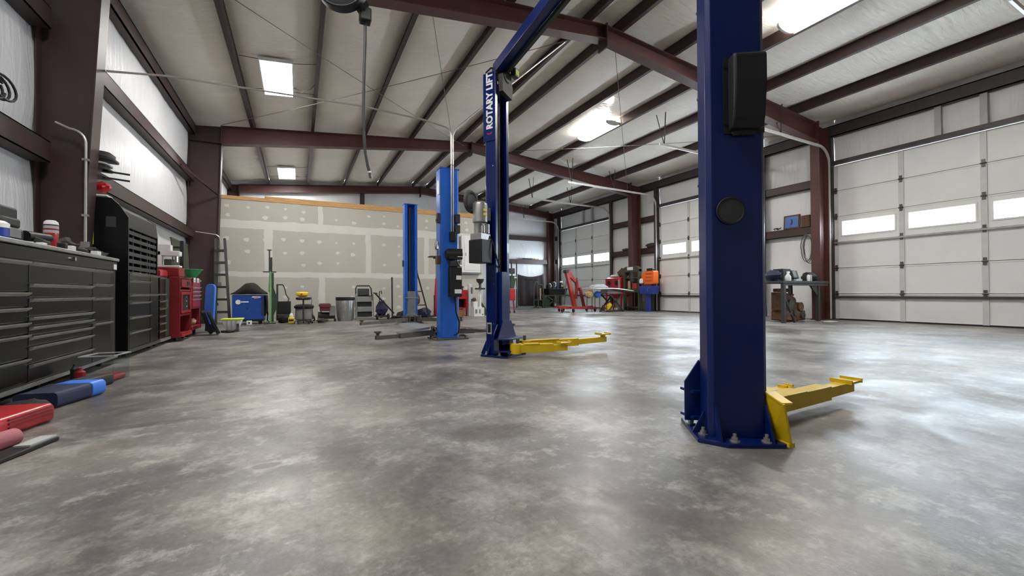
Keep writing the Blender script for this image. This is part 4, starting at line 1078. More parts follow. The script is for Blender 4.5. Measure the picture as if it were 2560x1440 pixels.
for i, (x, y, sx, sy, sz) in enumerate(((-1.63, 4.62, 0.025, 0.03, 0.035), (-1.63, 5.1, 0.025, 0.04, 0.035), (-1.625, 4.18, 0.02, 0.03, 0.014))):
    b = MB(); b.box(x - sx, x + sx, y - sy, y + sy, TZ, TZ + sz)
    tag(b.build('small_carton', 'white', origin=(x, y, TZ), bevel=0.005), ('small white box in front of the striped bottle', 'small white box on the chest edge beside the dark rag heap', 'flat white card on the chest edge by the impact wrench')[i], 'box')
b = MB(); b.blob((-1.78, 4.90, TZ + 0.03), (0.12, 0.17, 0.075), 16, 10, 0.8, 3, TZ); tag(b.build('work_gloves', 'rag', origin=(-1.78, 4.85, TZ)), 'heap of dirty brown-grey gloves on the chest top', 'gloves')
b = MB(); b.blob((-1.75, 5.32, TZ + 0.02), (0.11, 0.15, 0.055), 16, 10, 0.7, 8, TZ); tag(b.build('dark_rag', 'black_matte', origin=(-1.75, 5.3, TZ)), 'dark shop rag at the far end of the chest top', 'rag')
b = MB(); b.box(-2.1, -2.02, 4.6, 4.85, TZ, TZ + 0.34); tag(b.build('grease_case', 'charcoal', origin=(-2.06, 4.7, TZ), bevel=0.02), 'dark grey upright case against the left wall behind the chest top', 'case')

# things hung over the hutch, on the girt and the column
hg = thing('respirator_rack', 'stack of flat black shields with two thin bars hanging on the wall girt', 'rack', (-1.95, 5.98, 1.74))
b = MB(); b.box(-1.985, -1.965, 5.885, 5.91, 1.86, 2.2); b.build('bracket', 'maroon', hg, smooth=0)
for z, x1, w_, mt_n in ((2.165, -1.78, 0.05, 'charcoal'), (2.125, -1.75, 0.02, 'black'), (2.07, -1.80, 0.016, 'grey_light'), (2.02, -1.80, 0.022, 'black'), (1.94, -1.82, 0.02, 'charcoal')):
    b = MB(rotm((-1.96, 5.95, z), ry=0.07)); b.prism(rrect(0, x1 + 1.96, -0.08, 0.16, 0.05), -w_ / 2, w_ / 2); b.build('shield', mt_n, hg, smooth=30)
for z in (1.985, 1.915):
    b = MB(); b.beam((-1.86, 5.97, z + 0.01), (-1.64, 5.99, z - 0.005), 0.012, 0.018); b.build('bar', 'black', hg, smooth=0)
b = MB(); b.blob((-1.86, 5.97, 1.82), (0.07, 0.06, 0.055), 14, 9, 0.5, 4); tag(b.build('red_bundle', 'red', origin=(-1.86, 5.97, 1.82)), 'crumpled red bundle hanging under the black shields by the hutch', 'bundle')
b = MB(); b.blob((-1.965, 5.93, 1.775), (0.03, 0.03, 0.04), 12, 8, 0.3, 6); tag(b.build('hivis_vest', 'hivis', origin=(-1.955, 5.93, 1.78)), 'yellow hi-vis cloth hanging beside the red bundle', 'vest')
b = MB(); b.box(-2.0, -1.80, 5.89, 6.05, 1.715, 1.73); tag(b.build('wall_shelf', 'white', origin=(-1.9, 5.97, 1.715), smooth=0), 'thin white ledge just above the black hutch side panel', 'shelf')
for i, (z0, z1) in enumerate(((1.44, 1.64), (1.2, 1.40))):
    b = MB(); b.box(-1.915, -1.895, 5.856, 5.874, z0, z1)
    tag(b.build('level_tube', 'hivis', origin=(-1.905, 5.865, z0), bevel=0.004), ('upper' if i == 0 else 'lower') + ' yellow-green strip on the black hutch side panel', 'strip')
def conduit_on_column(x_in, y, z_el, z_lo, label):
    t = thing('electrical_conduit', label, 'conduit', (x_in, y, z_lo))
    R = 0.12
    pts = [(GL + 0.04, y - 0.02, z_el + 0.04), (x_in - R, y, z_el)] + [(x_in - R + R * math.sin(a), y, z_el - R + R * math.cos(a)) for a in [math.radians(15 * k) for k in range(1, 7)]] + [(x_in, y, z_lo)]
    b = MB(); b.tube(pts, 0.011, 8); b.build('pipe', 'conduit', t)
    b = MB(); b.box(x_in - 0.03, x_in + 0.03, y - 0.025, y + 0.02, z_lo - 0.11, z_lo); b.build('outlet_box', 'grey', t, bevel=0.004)
    for z in (z_lo + 0.25, z_el - 0.3):
        b = MB(); b.box(x_in - 0.025, x_in + 0.025, y - 0.014, y + 0.012, z, z + 0.02); b.build('strap', 'galv', t, smooth=0)
conduit_on_column(-1.875, 5.62, 2.30, 1.20, 'bent grey conduit running down the nearest red-brown column behind the black chest')
conduit_on_column(-1.63, 11.86, 2.06, 0.95, 'bent grey conduit running down the second red-brown column by the partition')
b = MB()
for k in range(5):
    a0 = k * 0.7
    b.tube([(GL + 0.05 + 0.02 * math.sin(k * 2.1), 4.55 + k * 0.05 + 0.16 * math.cos(t), 2.26 + 0.09 * math.sin(t) + 0.012 * k) for t in [a0 + 2 * math.pi * j / 16 for j in range(15)]], 0.01, 6)
o = b.build('extension_cord', 'black', origin=(GL + 0.05, 4.6, 2.16)); tag(o, 'tangle of black cord lying on the wall girt at the far left edge', 'cord')

# step ladder leaning on the second column
ld = thing('step_ladder', 'dark folded step ladder leaning on the second red-brown column', 'ladder', (-1.45, 11.0, 0))
p = [Vector((-1.64, 11.35, 0.0)), Vector((-1.36, 11.25, 0.0)), Vector((-1.70, 11.80, 1.95)), Vector((-1.52, 11.72, 1.95))]
for i in (0, 1):
    b = MB(); b.beam(p[i], p[i + 2], 0.045, 0.09, (0, 1, 0)); b.build('rail', 'charcoal', ld, smooth=0)
for k in range(1, 7):
    t_ = k / 7
    b = MB(); b.beam(p[0].lerp(p[2], t_), p[1].lerp(p[3], t_), 0.12, 0.05, (0, 0, 1)); b.build('step', 'charcoal', ld, smooth=0)

# white tub with a black hose
tb = thing('utility_tub', 'square white tub with a yellow rim on the floor left of the blue welder', 'tub', (-1.09, 9.2, 0))
b = MB(); b.add([(-1.16, 9.1, 0.03), (-0.98, 9.1, 0.03), (-0.98, 9.3, 0.03), (-1.16, 9.3, 0.03), (-1.22, 9.05, 0.21), (-0.92, 9.05, 0.21), (-0.92, 9.35, 0.21), (-1.22, 9.35, 0.21)], [(0, 3, 2, 1), (4, 5, 6, 7), (0, 1, 5, 4), (1, 2, 6, 5), (2, 3, 7, 6), (3, 0, 4, 7)]); b.build('bin', 'white', tb, bevel=0.01)
b = MB(); b.box(-1.235, -0.905, 9.035, 9.365, 0.21, 0.235); b.build('rim', 'hivis', tb, bevel=0.006)
for x in (-1.14, -1.07, -1.0):
    b = MB(); b.box(x - 0.01, x + 0.01, 9.05, 9.085, 0.04, 0.2); b.build('rib', 'grey_light', tb, smooth=0)
for x in (-1.15, -0.99):
    b = MB(); b.box(x - 0.02, x + 0.02, 9.12, 9.28, 0, 0.03); b.build('foot', 'grey', tb, smooth=0)
b = MB(); b.tube([(-1.2, 8.95, 0.02), (-1.1, 8.88, 0.02), (-1.02, 8.9, 0.022), (-0.97, 8.96, 0.05), (-0.965, 9.0, 0.1), (-0.97, 9.02, 0.14)], 0.022, 10); tag(b.build('vacuum_hose', 'black', origin=(-1.1, 8.9, 0)), 'short black hose curling on the floor in front of the white tub', 'hose')

# floor clutter in front of the wide chest
rb = thing('red_tool_case', 'bright red ribbed plastic tool case on the floor before the chest', 'case', (-1.3, 3.1, 0))
MX = rotm((-1.36, 3.02, 0), rz=math.radians(-12))
b = MB(MX); b.prism(rrect(-0.15, 0.15, 0.002, 0.10, 0.03), -0.24, 0.18, 'y'); b.build('shell', 'red', rb, smooth=30, bevel=0.004)
for z in (0.04, 0.06, 0.08):
    b = MB(MX); b.box(0.148, 0.156, -0.1, 0.16, z, z + 0.008); b.build('rib', 'red_dark', rb, smooth=0)
b = MB(MX); b.box(-0.11, 0.11, 0.18, 0.19, 0.03, 0.08); b.build('end_grip', 'red_dark', rb, bevel=0.004)
b = MB(); b.cyl((-1.28, 2.38, 0.043), (-1.15, 2.74, 0.039), 0.042, 0.038, n=18); tag(b.build('fabric_roll', 'pink', origin=(-1.24, 2.6, 0)), 'dusky pink roll on the floor at the left edge', 'roll')
b = MB(rotm((-1.095, 2.72, 0), rz=-0.25)); b.box(0.0, 0.09, -0.3, 0.04, 0.001, 0.02); tag(b.build('flat_tray', 'black', origin=(-1.1, 2.7, 0), bevel=0.005), 'flat dark tray on the floor beside the pink roll', 'tray')
b = MB(rotm((-1.05, 2.68, 0.0205), rz=-0.25)); b.box(-0.03, 0.03, -0.08, 0.06, 0, 0.008); tag(b.build('white_label_card', 'grey_light', origin=(-1.07, 2.78, 0.0205), smooth=0), 'pale card lying on the flat dark tray', 'card')
b = MB(); b.blob((-1.37, 3.37, 0.04), (0.09, 0.09, 0.05), 14, 9, 0.4, 3, 0.001); tag(b.build('black_pouch', 'black_matte', origin=(-1.37, 3.37, 0)), 'rounded black pouch between the red case and the blue-ended case', 'pouch')
bc = thing('drill_case', 'dark navy case with a bright blue end on the floor before the chest', 'case', (-1.33, 3.75, 0))
MX = rotm((-1.345, 3.72, 0), rz=math.radians(-14))
b = MB(MX); b.prism(rrect(-0.11, 0.11, 0.002, 0.095, 0.025), -0.2, 0.08, 'y'); b.build('shell', 'blue_navy', bc, smooth=30)
b = MB(MX); b.prism(rrect(-0.115, 0.115, 0.002, 0.10, 0.03), 0.0805, 0.2, 'y'); b.build('end_cap', 'blue_bright', bc, smooth=30, bevel=0.004)
b = MB(); b.box(-1.58, -1.50, 3.6, 4.15, 0.001, 0.055); tag(b.build('black_bar_case', 'black', origin=(-1.47, 3.85, 0), bevel=0.02), 'long low black case tucked behind the blue-ended case', 'case')
b = MB(rotm((-1.36, 4.18, 0), rz=-0.3)); b.prism(rrect(-0.07, 0.07, 0.001, 0.08, 0.02), -0.12, 0.12, 'y'); tag(b.build('dark_canister', 'charcoal', origin=(-1.36, 4.18, 0), bevel=0.004), 'dark grey box on the floor between the blue-ended case and the clear bin', 'box')
cb = thing('clear_bin', 'clear plastic bin with a red bottom in front of the hutch cabinet', 'bin', (-1.33, 4.5, 0))
MX = rotm((-1.37, 4.48, 0), rz=-0.15)
b = MB(MX); b.box(-0.09, 0.09, -0.1, 0.1, 0.002, 0.045); b.build('contents', 'red', cb, bevel=0.015)
b = MB(MX)
for q in ((-0.105, -0.1, -0.115, 0.115), (0.1, 0.105, -0.115, 0.115), (-0.1, 0.1, -0.115, -0.11), (-0.1, 0.1, 0.11, 0.115)): b.box(q[0], q[1], q[2], q[3], 0.001, 0.2)
b.build('wall', 'glass', cb, smooth=0)
b = MB(MX)
for q in ((-0.112, -0.098, -0.122, 0.122), (0.098, 0.112, -0.122, 0.122), (-0.098, 0.098, -0.122, -0.108), (-0.098, 0.098, 0.108, 0.122)): b.box(q[0], q[1], q[2], q[3], 0.2, 0.208)
b.build('rim', 'grey_light', cb, smooth=0)
for i, (x, y, r, h, mt_n) in enumerate(((-1.47, 4.33, 0.032, 0.13, 'red_dark'), (-1.53, 4.42, 0.026, 0.15, 'black'))):
    b = MB(); b.lathe((x, y, 0.0), [(r, 0.001), (r, h * 0.75), (r * 0.5, h * 0.85), (r * 0.4, h)], 14)
    tag(b.build('small_bottle', mt_n, origin=(x, y, 0)), ('small dark red bottle on the floor beside the clear bin', 'small black bottle on the floor beside the clear bin')[i], 'bottle')

# ================================================================ ALONG THE PARTITION
wd = thing('welder', 'blue box welder with a white key-shaped mark and black cover on top', 'welder', (-0.99, 11.2, 0))
b = MB(); b.box(-1.29, -0.69, 10.98, 11.55, 0.11, 0.655); b.build('case', 'blue', wd, bevel=0.012)
b = MB(); b.box(-1.285, -0.74, 10.974, 10.9795, 0.12, 0.645); fp = b.build('front_panel', 'blue', wd, smooth=0)
b = MB(); b.prism([(-1.175 + 0.05 * math.cos(a), 0.50 + 0.05 * math.sin(a)) for a in [math.radians(18 + 324 * k / 22) for k in range(23)]] + [(-1.175 + 0.022, 0.506)], 10.970, 10.9735, 'y')
b.box(-1.13, -0.98, 10.970, 10.9735, 0.49, 0.515); b.build('key_mark', 'white', fp, smooth=0)
b = MB(); b.prism([(-0.93, 0.605), (-0.90, 0.625), (-0.76, 0.62), (-0.74, 0.605), (-0.80, 0.585), (-0.88, 0.575), (-0.87, 0.59)], 10.970, 10.9735, 'y'); b.build('emblem', 'white', fp, smooth=0)
b = MB(); b.prism([(-0.88, 0.602), (-0.78, 0.61), (-0.81, 0.594), (-0.87, 0.589)], 10.967, 10.9695, 'y'); b.build('emblem_bar', 'red', fp, smooth=0)
b = MB(); b.box(-0.74, -0.69, 10.972, 10.9795, 0.2, 0.62); b.build('control_strip', 'blue_navy', wd, smooth=0)
b = MB(); b.cyl((-1.0, 10.9735, 0.36), (-1.0, 10.962, 0.36), 0.014, n=10); b.build('latch', 'black', fp)
b = MB(); b.box(-1.27, -0.70, 11.0, 11.6, 0.07, 0.109); b.build('trolley', 'black', wd, smooth=0)
for x in (-1.2, -0.78):
    for y in (11.05, 11.5): caster(wd, x, y, 0.034)
b = MB(); b.box(-1.02, -0.92, 10.96, 11.0, 0.002, 0.09); wl = b.build('wheel_chock', 'white', wd, bevel=0.004)
b = MB(); b.cyl((-0.97, 10.9595, 0.04), (-0.97, 10.956, 0.04), 0.02, n=12); b.build('chock_hole', 'black', wl)
cv = MB()
def cvf(u, v):
    x = -1.32 + 0.68 * u; y = 10.96 + 0.6 * v
    hump = math.exp(-((x + 0.96) / 0.22) ** 2) * 0.29 * math.sin(math.pi * v ** 0.6) ** 0.6
    z = 0.664 + max(0.004, hump + 0.05 * math.sin(u * 9) * math.sin(v * 5) * (0.3 + hump) + 0.02 * noise.noise(Vector((x * 9, y * 9, 1))))
    return (x, y, z)
cv.sheet(cvf, 26, 16)
cvo = tag(cv.build('welding_cover', 'black_matte', origin=(-0.99, 11.2, 0.664), smooth=60, solid=0.006), 'crumpled black cloth cover heaped on top of the blue welder', 'cover')
b = MB()
b.tube([(-0.665, 11.62, 0.64), (-0.655, 11.63, 0.5), (-0.655, 11.64, 0.2), (-0.66, 11.64, 0.05), (-0.62, 11.58, 0.02), (-0.60, 11.3, 0.02)], 0.014, 8)
tag(b.build('torch_cable', 'black', origin=(-0.65, 11.0, 0)), 'black cable falling down the right side of the blue welder', 'cable')
dp = MB()
def dpf(u, v):
    y = 11.0 + 0.5 * u; z = 0.65 - 0.47 * v * (0.75 + 0.25 * math.sin(u * 7 + 1))
    return (-0.672 + 0.03 * math.sin(u * 11 + v * 3) + 0.015 * v, y, z)
dp.sheet(dpf, 14, 10)
dp.build('side_drape', 'black_matte', wd, smooth=60, solid=0.006)
tj = thing('pole_jack', 'tall pale green pole jack with a black crossbar beside the blue welder', 'jack', (-0.57, 11.02, 0))
b = MB(); b.tube([(-0.565, 11.02, 0.02), (-0.565, 11.02, 1.2)], 0.02, 10); b.build('outer_pole', 'green_pale', tj)
b = MB(); b.tube([(-0.60, 11.05, 0.72), (-0.575, 11.04, 1.17)], 0.014, 8); b.build('side_pole', 'green_pale', tj)
b = MB(); b.box(-0.575, -0.527, 11.0, 11.04, 1.18, 1.50); b.cyl((-0.585, 11.02, 1.18), (-0.585, 11.02, 1.66), 0.014, n=10); b.lathe((-0.585, 11.02, 1.65), [(0.014, 0), (0.05, 0.01), (0.05, 0.022)], 12); b.build('ram', 'charcoal', tj)
b = MB(); b.cyl((-0.71, 11.02, 1.172), (-0.45, 11.02, 1.172), 0.013, n=8); b.build('crossbar', 'black', tj)
b = MB(); b.box(-0.55, -0.50, 11.02, 11.06, 0.05, 1.15); b.prism([(-0.54, 0.1), (-0.44, 0.35), (-0.44, 0.62), (-0.5, 0.8), (-0.54, 0.8)], 11.03, 11.09, 'y'); b.build('back_frame', 'green_dark', tj, smooth=0)
b = MB(); b.box(-0.68, -0.46, 10.93, 11.11, 0.0, 0.02); b.build('foot', 'charcoal', tj, smooth=0)
ct = thing('parts_trolley', 'black upright trolley with a tall loop handle against the partition', 'trolley', (-0.3, 11.35, 0))
b = MB(); b.box(-0.43, -0.16, 11.3, 11.5, 0.2, 0.50); b.build('bin', 'black', ct, bevel=0.01)
b = MB(); b.beam((-0.445, 11.4, 0.05), (-0.445, 11.42, 0.90), 0.04, 0.05, (0, 1, 0)); b.beam((-0.46, 11.42, 0.89), (-0.33, 11.42, 0.89), 0.04, 0.03); b.build('upright', 'charcoal', ct, smooth=0)
b = MB(); b.tube([(-0.33, 11.42, 0.89), (-0.29, 11.4, 0.80), (-0.26, 11.38, 0.65), (-0.2, 11.35, 0.56), (-0.22, 11.33, 0.5)], 0.012, 8); b.build('strap', 'black', ct)
b = MB(); b.box(-0.45, -0.14, 11.28, 11.52, 0.06, 0.2); b.build('lower_body', 'charcoal', ct, bevel=0.02)
for x in (-0.4, -0.18): caster(ct, x, 11.34, 0.03)
b = MB(); b.blob((-0.3, 11.12, 0.1), (0.12, 0.1, 0.1), 14, 9, 0.4, 3, 0.001); tag(b.build('black_bag', 'black_matte', origin=(-0.3, 11.12, 0)), 'small black bag on the floor in front of the upright trolley', 'bag')
yj = thing('yellow_tank', 'small yellow jug with a pale cap on the floor beside the black bag', 'jug', (-0.14, 10.88, 0))
b = MB(); b.box(-0.205, -0.085, 10.8, 10.95, 0.002, 0.15); b.build('body', 'yellow', yj, bevel=0.02)
b = MB(); b.box(-0.195, -0.095, 10.795, 10.7995, 0.06, 0.10); b.build('label_band', 'black', yj, smooth=0)
b = MB(); b.lathe((-0.145, 10.87, 0.151), [(0.04, 0), (0.045, 0.04), (0.025, 0.07), (0.02, 0.09)], 12); b.build('cap', 'white', yj)
st = thing('shop_stool', 'round black shop stool with a thin post in front of the shop vacuum', 'stool', (0.1, 10.72, 0))
b = MB(); b.lathe((0.1, 10.72, 0.535), [(0.10, 0), (0.15, 0.01), (0.16, 0.035), (0.145, 0.06), (0.05, 0.065)], 22); b.build('seat', 'black', st)
b = MB(); b.cyl((0.1, 10.72, 0.07), (0.1, 10.72, 0.535), 0.018, n=10); b.build('post', 'charcoal', st)
for k in range(5):
    a = 2 * math.pi * k / 5 + 0.3
    b = MB(); b.beam((0.1, 10.72, 0.075), (0.1 + 0.19 * math.cos(a), 10.72 + 0.19 * math.sin(a), 0.055), 0.025, 0.02); lg = b.build('leg', 'charcoal', st, smooth=0)
    b = MB(); b.cyl((0.1 + 0.19 * math.cos(a) - 0.01, 10.72 + 0.19 * math.sin(a), 0.023), (0.1 + 0.19 * math.cos(a) + 0.01, 10.72 + 0.19 * math.sin(a), 0.023), 0.022, n=10); b.build('wheel', 'rubber', lg)
b = MB(); b.lathe((0.08, 10.72, 0.601), [(0.06, 0.0), (0.08, 0.015), (0.125, 0.04), (0.13, 0.085), (0.10, 0.115), (0.03, 0.12)], 14, 1, 0.8); yh = tag(b.build('polisher', 'yellow', origin=(0.08, 10.72, 0.601)), 'yellow power polisher resting on the round stool', 'power tool')
b = MB(); b.cyl((0.06, 10.63, 0.665), (0.06, 10.612, 0.665), 0.022, n=12); b.build('knob', 'red_orange', yh)
vc = thing('shop_vacuum', 'grey shop vacuum with a black lid behind the round stool', 'vacuum', (0.12, 11.05, 0))
b = MB(); b.lathe((0.12, 11.22, 0), [(0.17, 0.06), (0.2, 0.08), (0.185, 0.32), (0.18, 0.33)], 20); b.build('drum', 'grey', vc)
b = MB(); b.lathe((0.12, 11.22, 0.33), [(0.2, 0), (0.215, 0.02), (0.215, 0.055), (0.17, 0.09), (0.08, 0.1)], 20); b.build('lid', 'black', vc)
b = MB(); b.tube([(0.28, 11.14, 0.2), (0.33, 11.12, 0.12), (0.345, 11.2, 0.05), (0.33, 11.35, 0.03)], 0.02, 8); b.build('hose', 'charcoal', vc)
for k in range(4):
    a = math.pi / 4 + k * math.pi / 2
    b = MB(); b.cyl((0.12 + 0.19 * math.cos(a) - 0.012, 11.22 + 0.19 * math.sin(a), 0.03), (0.12 + 0.19 * math.cos(a) + 0.012, 11.22 + 0.19 * math.sin(a), 0.03), 0.03, n=10); b.build('wheel', 'rubber', vc)
wv = MB(); wv.tube([(0.26, 10.9, 0.42), (0.28, 10.88, 0.52), (0.26, 10.86, 0.6)], 0.006, 6); tag(wv.build('wire_loop', 'charcoal', origin=(0.26, 10.9, 0.42)), 'thin bent wire standing by the vacuum lid', 'wire')
ms = thing('air_compressor', 'dusty maroon compressor on a grey frame left of the galvanized can', 'compressor', (0.63, 11.25, 0))
b = MB(); b.box(0.46, 0.68, 11.1, 11.4, 0.25, 0.36); b.prism(rrect(0.44, 0.70, 0.345, 0.44, 0.04), 11.08, 11.4, 'y'); b.build('shroud', 'maroon', ms, bevel=0.015)
b = MB(); b.box(0.5, 0.66, 11.085, 11.0995, 0.235, 0.25); b.build('trim', 'white', ms, smooth=0)
b = MB(); b.box(0.66, 0.805, 11.12, 11.4, 0.14, 0.36); b.box(0.66, 0.80, 11.12, 11.4, 0.36, 0.385); b.build('pump', 'grey', ms, bevel=0.01)
b = MB(); b.cyl((0.42, 11.28, 0.15), (0.80, 11.28, 0.15), 0.09, n=18); b.build('tank', 'charcoal', ms)
for x in (0.48, 0.8):
    b = MB(); b.box(x - 0.015, x + 0.015, 11.2, 11.36, 0.0, 0.07); b.build('foot', 'rubber', ms, smooth=0)
b = MB(); b.blob((0.48, 10.88, 0.05), (0.11, 0.1, 0.06), 16, 9, 0.6, 12, 0.001); tag(b.build('grey_cloth', 'rag', origin=(0.40, 10.88, 0)), 'grey dust cloth bunched on the floor left of the compressor', 'cloth')
cn = thing('galvanized_can', 'shiny galvanized metal trash can with a black bag liner', 'trash can', (1.045, 11.35, 0))
b = MB(); b.lathe((1.045, 11.35, 0), [(0.175, 0.0), (0.18, 0.012), (0.18, 0.03), (0.19, 0.05), (0.225, 0.55), (0.222, 0.555), (0.185, 0.05), (0.17, 0.02)], 30); b.build('body', 'galv', cn)
b = MB()
b.lathe((1.045, 11.35, 0), [(0.221, 0.50), (0.226, 0.52), (0.228, 0.57), (0.224, 0.585), (0.212, 0.57), (0.2, 0.45)], 30); b.build('liner', 'black', cn)
for k in range(24):
    a = 2 * math.pi * k / 24
    b = MB(); b.beam((1.045 + 0.193 * math.cos(a), 11.35 + 0.193 * math.sin(a), 0.07), (1.045 + 0.222 * math.cos(a), 11.35 + 0.222 * math.sin(a), 0.49), 0.012, 0.012, (math.cos(a), math.sin(a), 0)); b.build('rib', 'galv', cn, smooth=0)
ss = thing('step_stool', 'folded grey two-step stool with a black top hoop beside the can', 'step stool', (1.5, 11.45, 0))
def leaned(z, y0=11.3, k=0.16): return y0 + k * z
for x in (1.30, 1.715):
    b = MB(); b.beam((x, leaned(0.0), 0.0), (x, leaned(0.66), 0.66), 0.025, 0.04, (0, 1, 0)); b.build('side_rail', 'grey', ss, smooth=0)
b = MB(); b.tube([(1.305, leaned(0.1) + 0.05, 0.02), (1.305, leaned(0.8) + 0.05, 0.80), (1.335, leaned(0.87) + 0.05, 0.87), (1.64, leaned(0.87) + 0.05, 0.87), (1.68, leaned(0.8) + 0.05, 0.80), (1.70, leaned(0.5) + 0.05, 0.5)], 0.017, 8); b.build('hoop', 'black', ss)
b = MB(); b.box(1.34, 1.63, 11.43, 11.46, 0.62, 0.80); b.build('top_panel', 'charcoal', ss, bevel=0.02)
for z0, z1, nm in ((0.46, 0.60, 'step'), (0.21, 0.34, 'step')):
    b = MB(); b.prism([(leaned(z0), z0), (leaned(z1), z1), (leaned(z1) + 0.025, z1), (leaned(z0) + 0.025, z0)], 1.325, 1.69, 'x'); b.build(nm, 'grey', ss, smooth=0, bevel=0.006)
b = MB(); b.prism([(leaned(0.08) + 0.06, 0.08), (leaned(0.62) + 0.06, 0.62), (leaned(0.62) + 0.065, 0.62), (leaned(0.08) + 0.065, 0.08)], 1.33, 1.69, 'x'); b.build('dark_gap_backing', 'black', ss, smooth=0)  # black sheet added behind to make the gaps between the steps black
b = MB(); b.box(1.315, 1.70, leaned(0.05), leaned(0.05) + 0.02, 0.04, 0.07); b.build('brace', 'grey', ss, smooth=0)
pw = thing('pressure_washer', 'dark navy wheeled pressure washer with a slanting black handle bar', 'washer', (1.95, 11.4, 0))
b = MB(); b.blob((1.93, 11.42, 0.27), (0.15, 0.14, 0.2), 14, 10, 0.35, 21); b.build('engine', 'blue_navy', pw)
b = MB(); b.beam((1.74, 11.25, 0.68), (2.19, 11.1, 0.16), 0.03, 0.035); b.beam((1.70, 11.25, 0.685), (1.80, 11.25, 0.67), 0.03, 0.03); b.build('handle_bar', 'black', pw, smooth=0)
b = MB(); b.tube([(1.86, 11.3, 0.45), (1.855, 11.3, 0.62), (1.86, 11.3, 0.72), (1.90, 11.3, 0.74), (1.92, 11.3, 0.66)], 0.012, 8); b.build('spray_hook', 'charcoal', pw)
b = MB(); b.box(1.78, 2.12, 11.3, 11.6, 0.06, 0.1); b.build('base', 'charcoal', pw, smooth=0)
for x in (1.80, 2.08):
    b = MB(); b.cyl((x - 0.02, 11.3, 0.075), (x + 0.02, 11.3, 0.075), 0.075, n=16); b.build('wheel', 'rubber', pw)
b = MB(); b.cyl((2.215, 11.45, 0.0), (2.215, 11.5, 1.10), 0.022, n=10); tag(b.build('steel_rod', 'charcoal', origin=(2.215, 11.47, 0)), 'dark steel rod standing upright left of the light blue far post', 'rod')
b = MB(); b.blob((2.2, 10.86, 0.05), (0.16, 0.11, 0.07), 16, 9, 0.6, 31, 0.001); tag(b.build('dark_cloth_heap', 'black_matte', origin=(2.2, 10.86, 0)), 'dark heap on the floor at the foot of the upright steel rod', 'cloth')
al = thing('trestle_ladder', 'black narrow trestle ladder with a dark jacket on top behind the light blue lift', 'ladder', (2.88, 11.2, 0))
for x0, x1 in ((2.80, 2.70), (3.10, 2.84)):
    b = MB(); b.beam((x0, 11.05, 0.0), (x1, 11.3, 1.20), 0.03, 0.035, (0, 1, 0)); b.build('rail', 'black', al, smooth=0)
for t_ in (0.3, 0.6, 0.9):
    b = MB(); b.beam((2.80 - 0.1 * t_, 11.05 + 0.25 * t_, 1.2 * t_), (3.10 - 0.26 * t_, 11.05 + 0.25 * t_, 1.2 * t_), 0.03, 0.03); b.build('rung', 'charcoal', al, smooth=0)
b = MB(); b.prism([(2.68, 1.12), (2.86, 1.12), (2.84, 1.3), (2.72, 1.5), (2.68, 1.5)], 11.26, 11.36, 'y'); b.build('head', 'black_matte', al, smooth=0, bevel=0.015)
b = MB(); b.blob((2.78, 11.18, 0.5), (0.09, 0.07, 0.16), 12, 9, 0.6, 5); b.build('hung_gloves', 'brown', al)
tjk = thing('transmission_jack', 'red tall transmission jack with a flat brown saddle behind the light blue post', 'jack', (3.2, 10.7, 0))
b = MB(); b.lathe((3.20, 10.7, 0.09), [(0.09, 0), (0.085, 0.3), (0.06, 0.72), (0.045, 0.95), (0.035, 0.97)], 16); b.build('column', 'red', tjk)
b = MB(); b.cyl((3.18, 10.7, 1.06), (3.18, 10.7, 1.57), 0.018, n=10); b.build('ram', 'chrome', tjk)
b = MB(); b.box(3.0, 3.34, 10.55, 10.85, 1.60, 1.625); b.box(3.12, 3.24, 10.64, 10.76, 1.565, 1.60); b.build('saddle', 'brown', tjk, smooth=0, bevel=0.004)
for a in (0.4, 1.97, 3.54, 5.1):
    b = MB(); b.beam((3.2, 10.7, 0.1), (3.2 + 0.28 * math.cos(a), 10.7 + 0.28 * math.sin(a), 0.06), 0.05, 0.04); lg = b.build('leg', 'black', tjk, smooth=0)
    b = MB(); b.cyl((3.2 + 0.28 * math.cos(a) - 0.012, 10.7 + 0.28 * math.sin(a), 0.03), (3.2 + 0.28 * math.cos(a) + 0.012, 10.7 + 0.28 * math.sin(a), 0.03), 0.03, n=10); b.build('wheel', 'rubber', lg)
b = MB(); b.cyl((3.12, 10.62, 0.12), (3.08, 10.55, 0.62), 0.014, n=8); b.build('pump_lever', 'black', tjk)
b = MB(); b.blob((3.02, 11.35, 0.12), (0.2, 0.18, 0.15), 16, 10, 0.5, 44, 0.001); tag(b.build('duffel_bag', 'blue_navy', origin=(3.02, 11.35, 0)), 'dark purple-blue duffel bag on the floor behind the red jack', 'bag')
b = MB(); b.blob((2.55, 11.5, 0.08), (0.2, 0.15, 0.11), 16, 10, 0.6, 48, 0.001); tag(b.build('tarp_heap', 'black_matte', origin=(2.55, 11.5, 0)), 'low black tarp heap between the trestle ladder and the far light blue post', 'tarp')

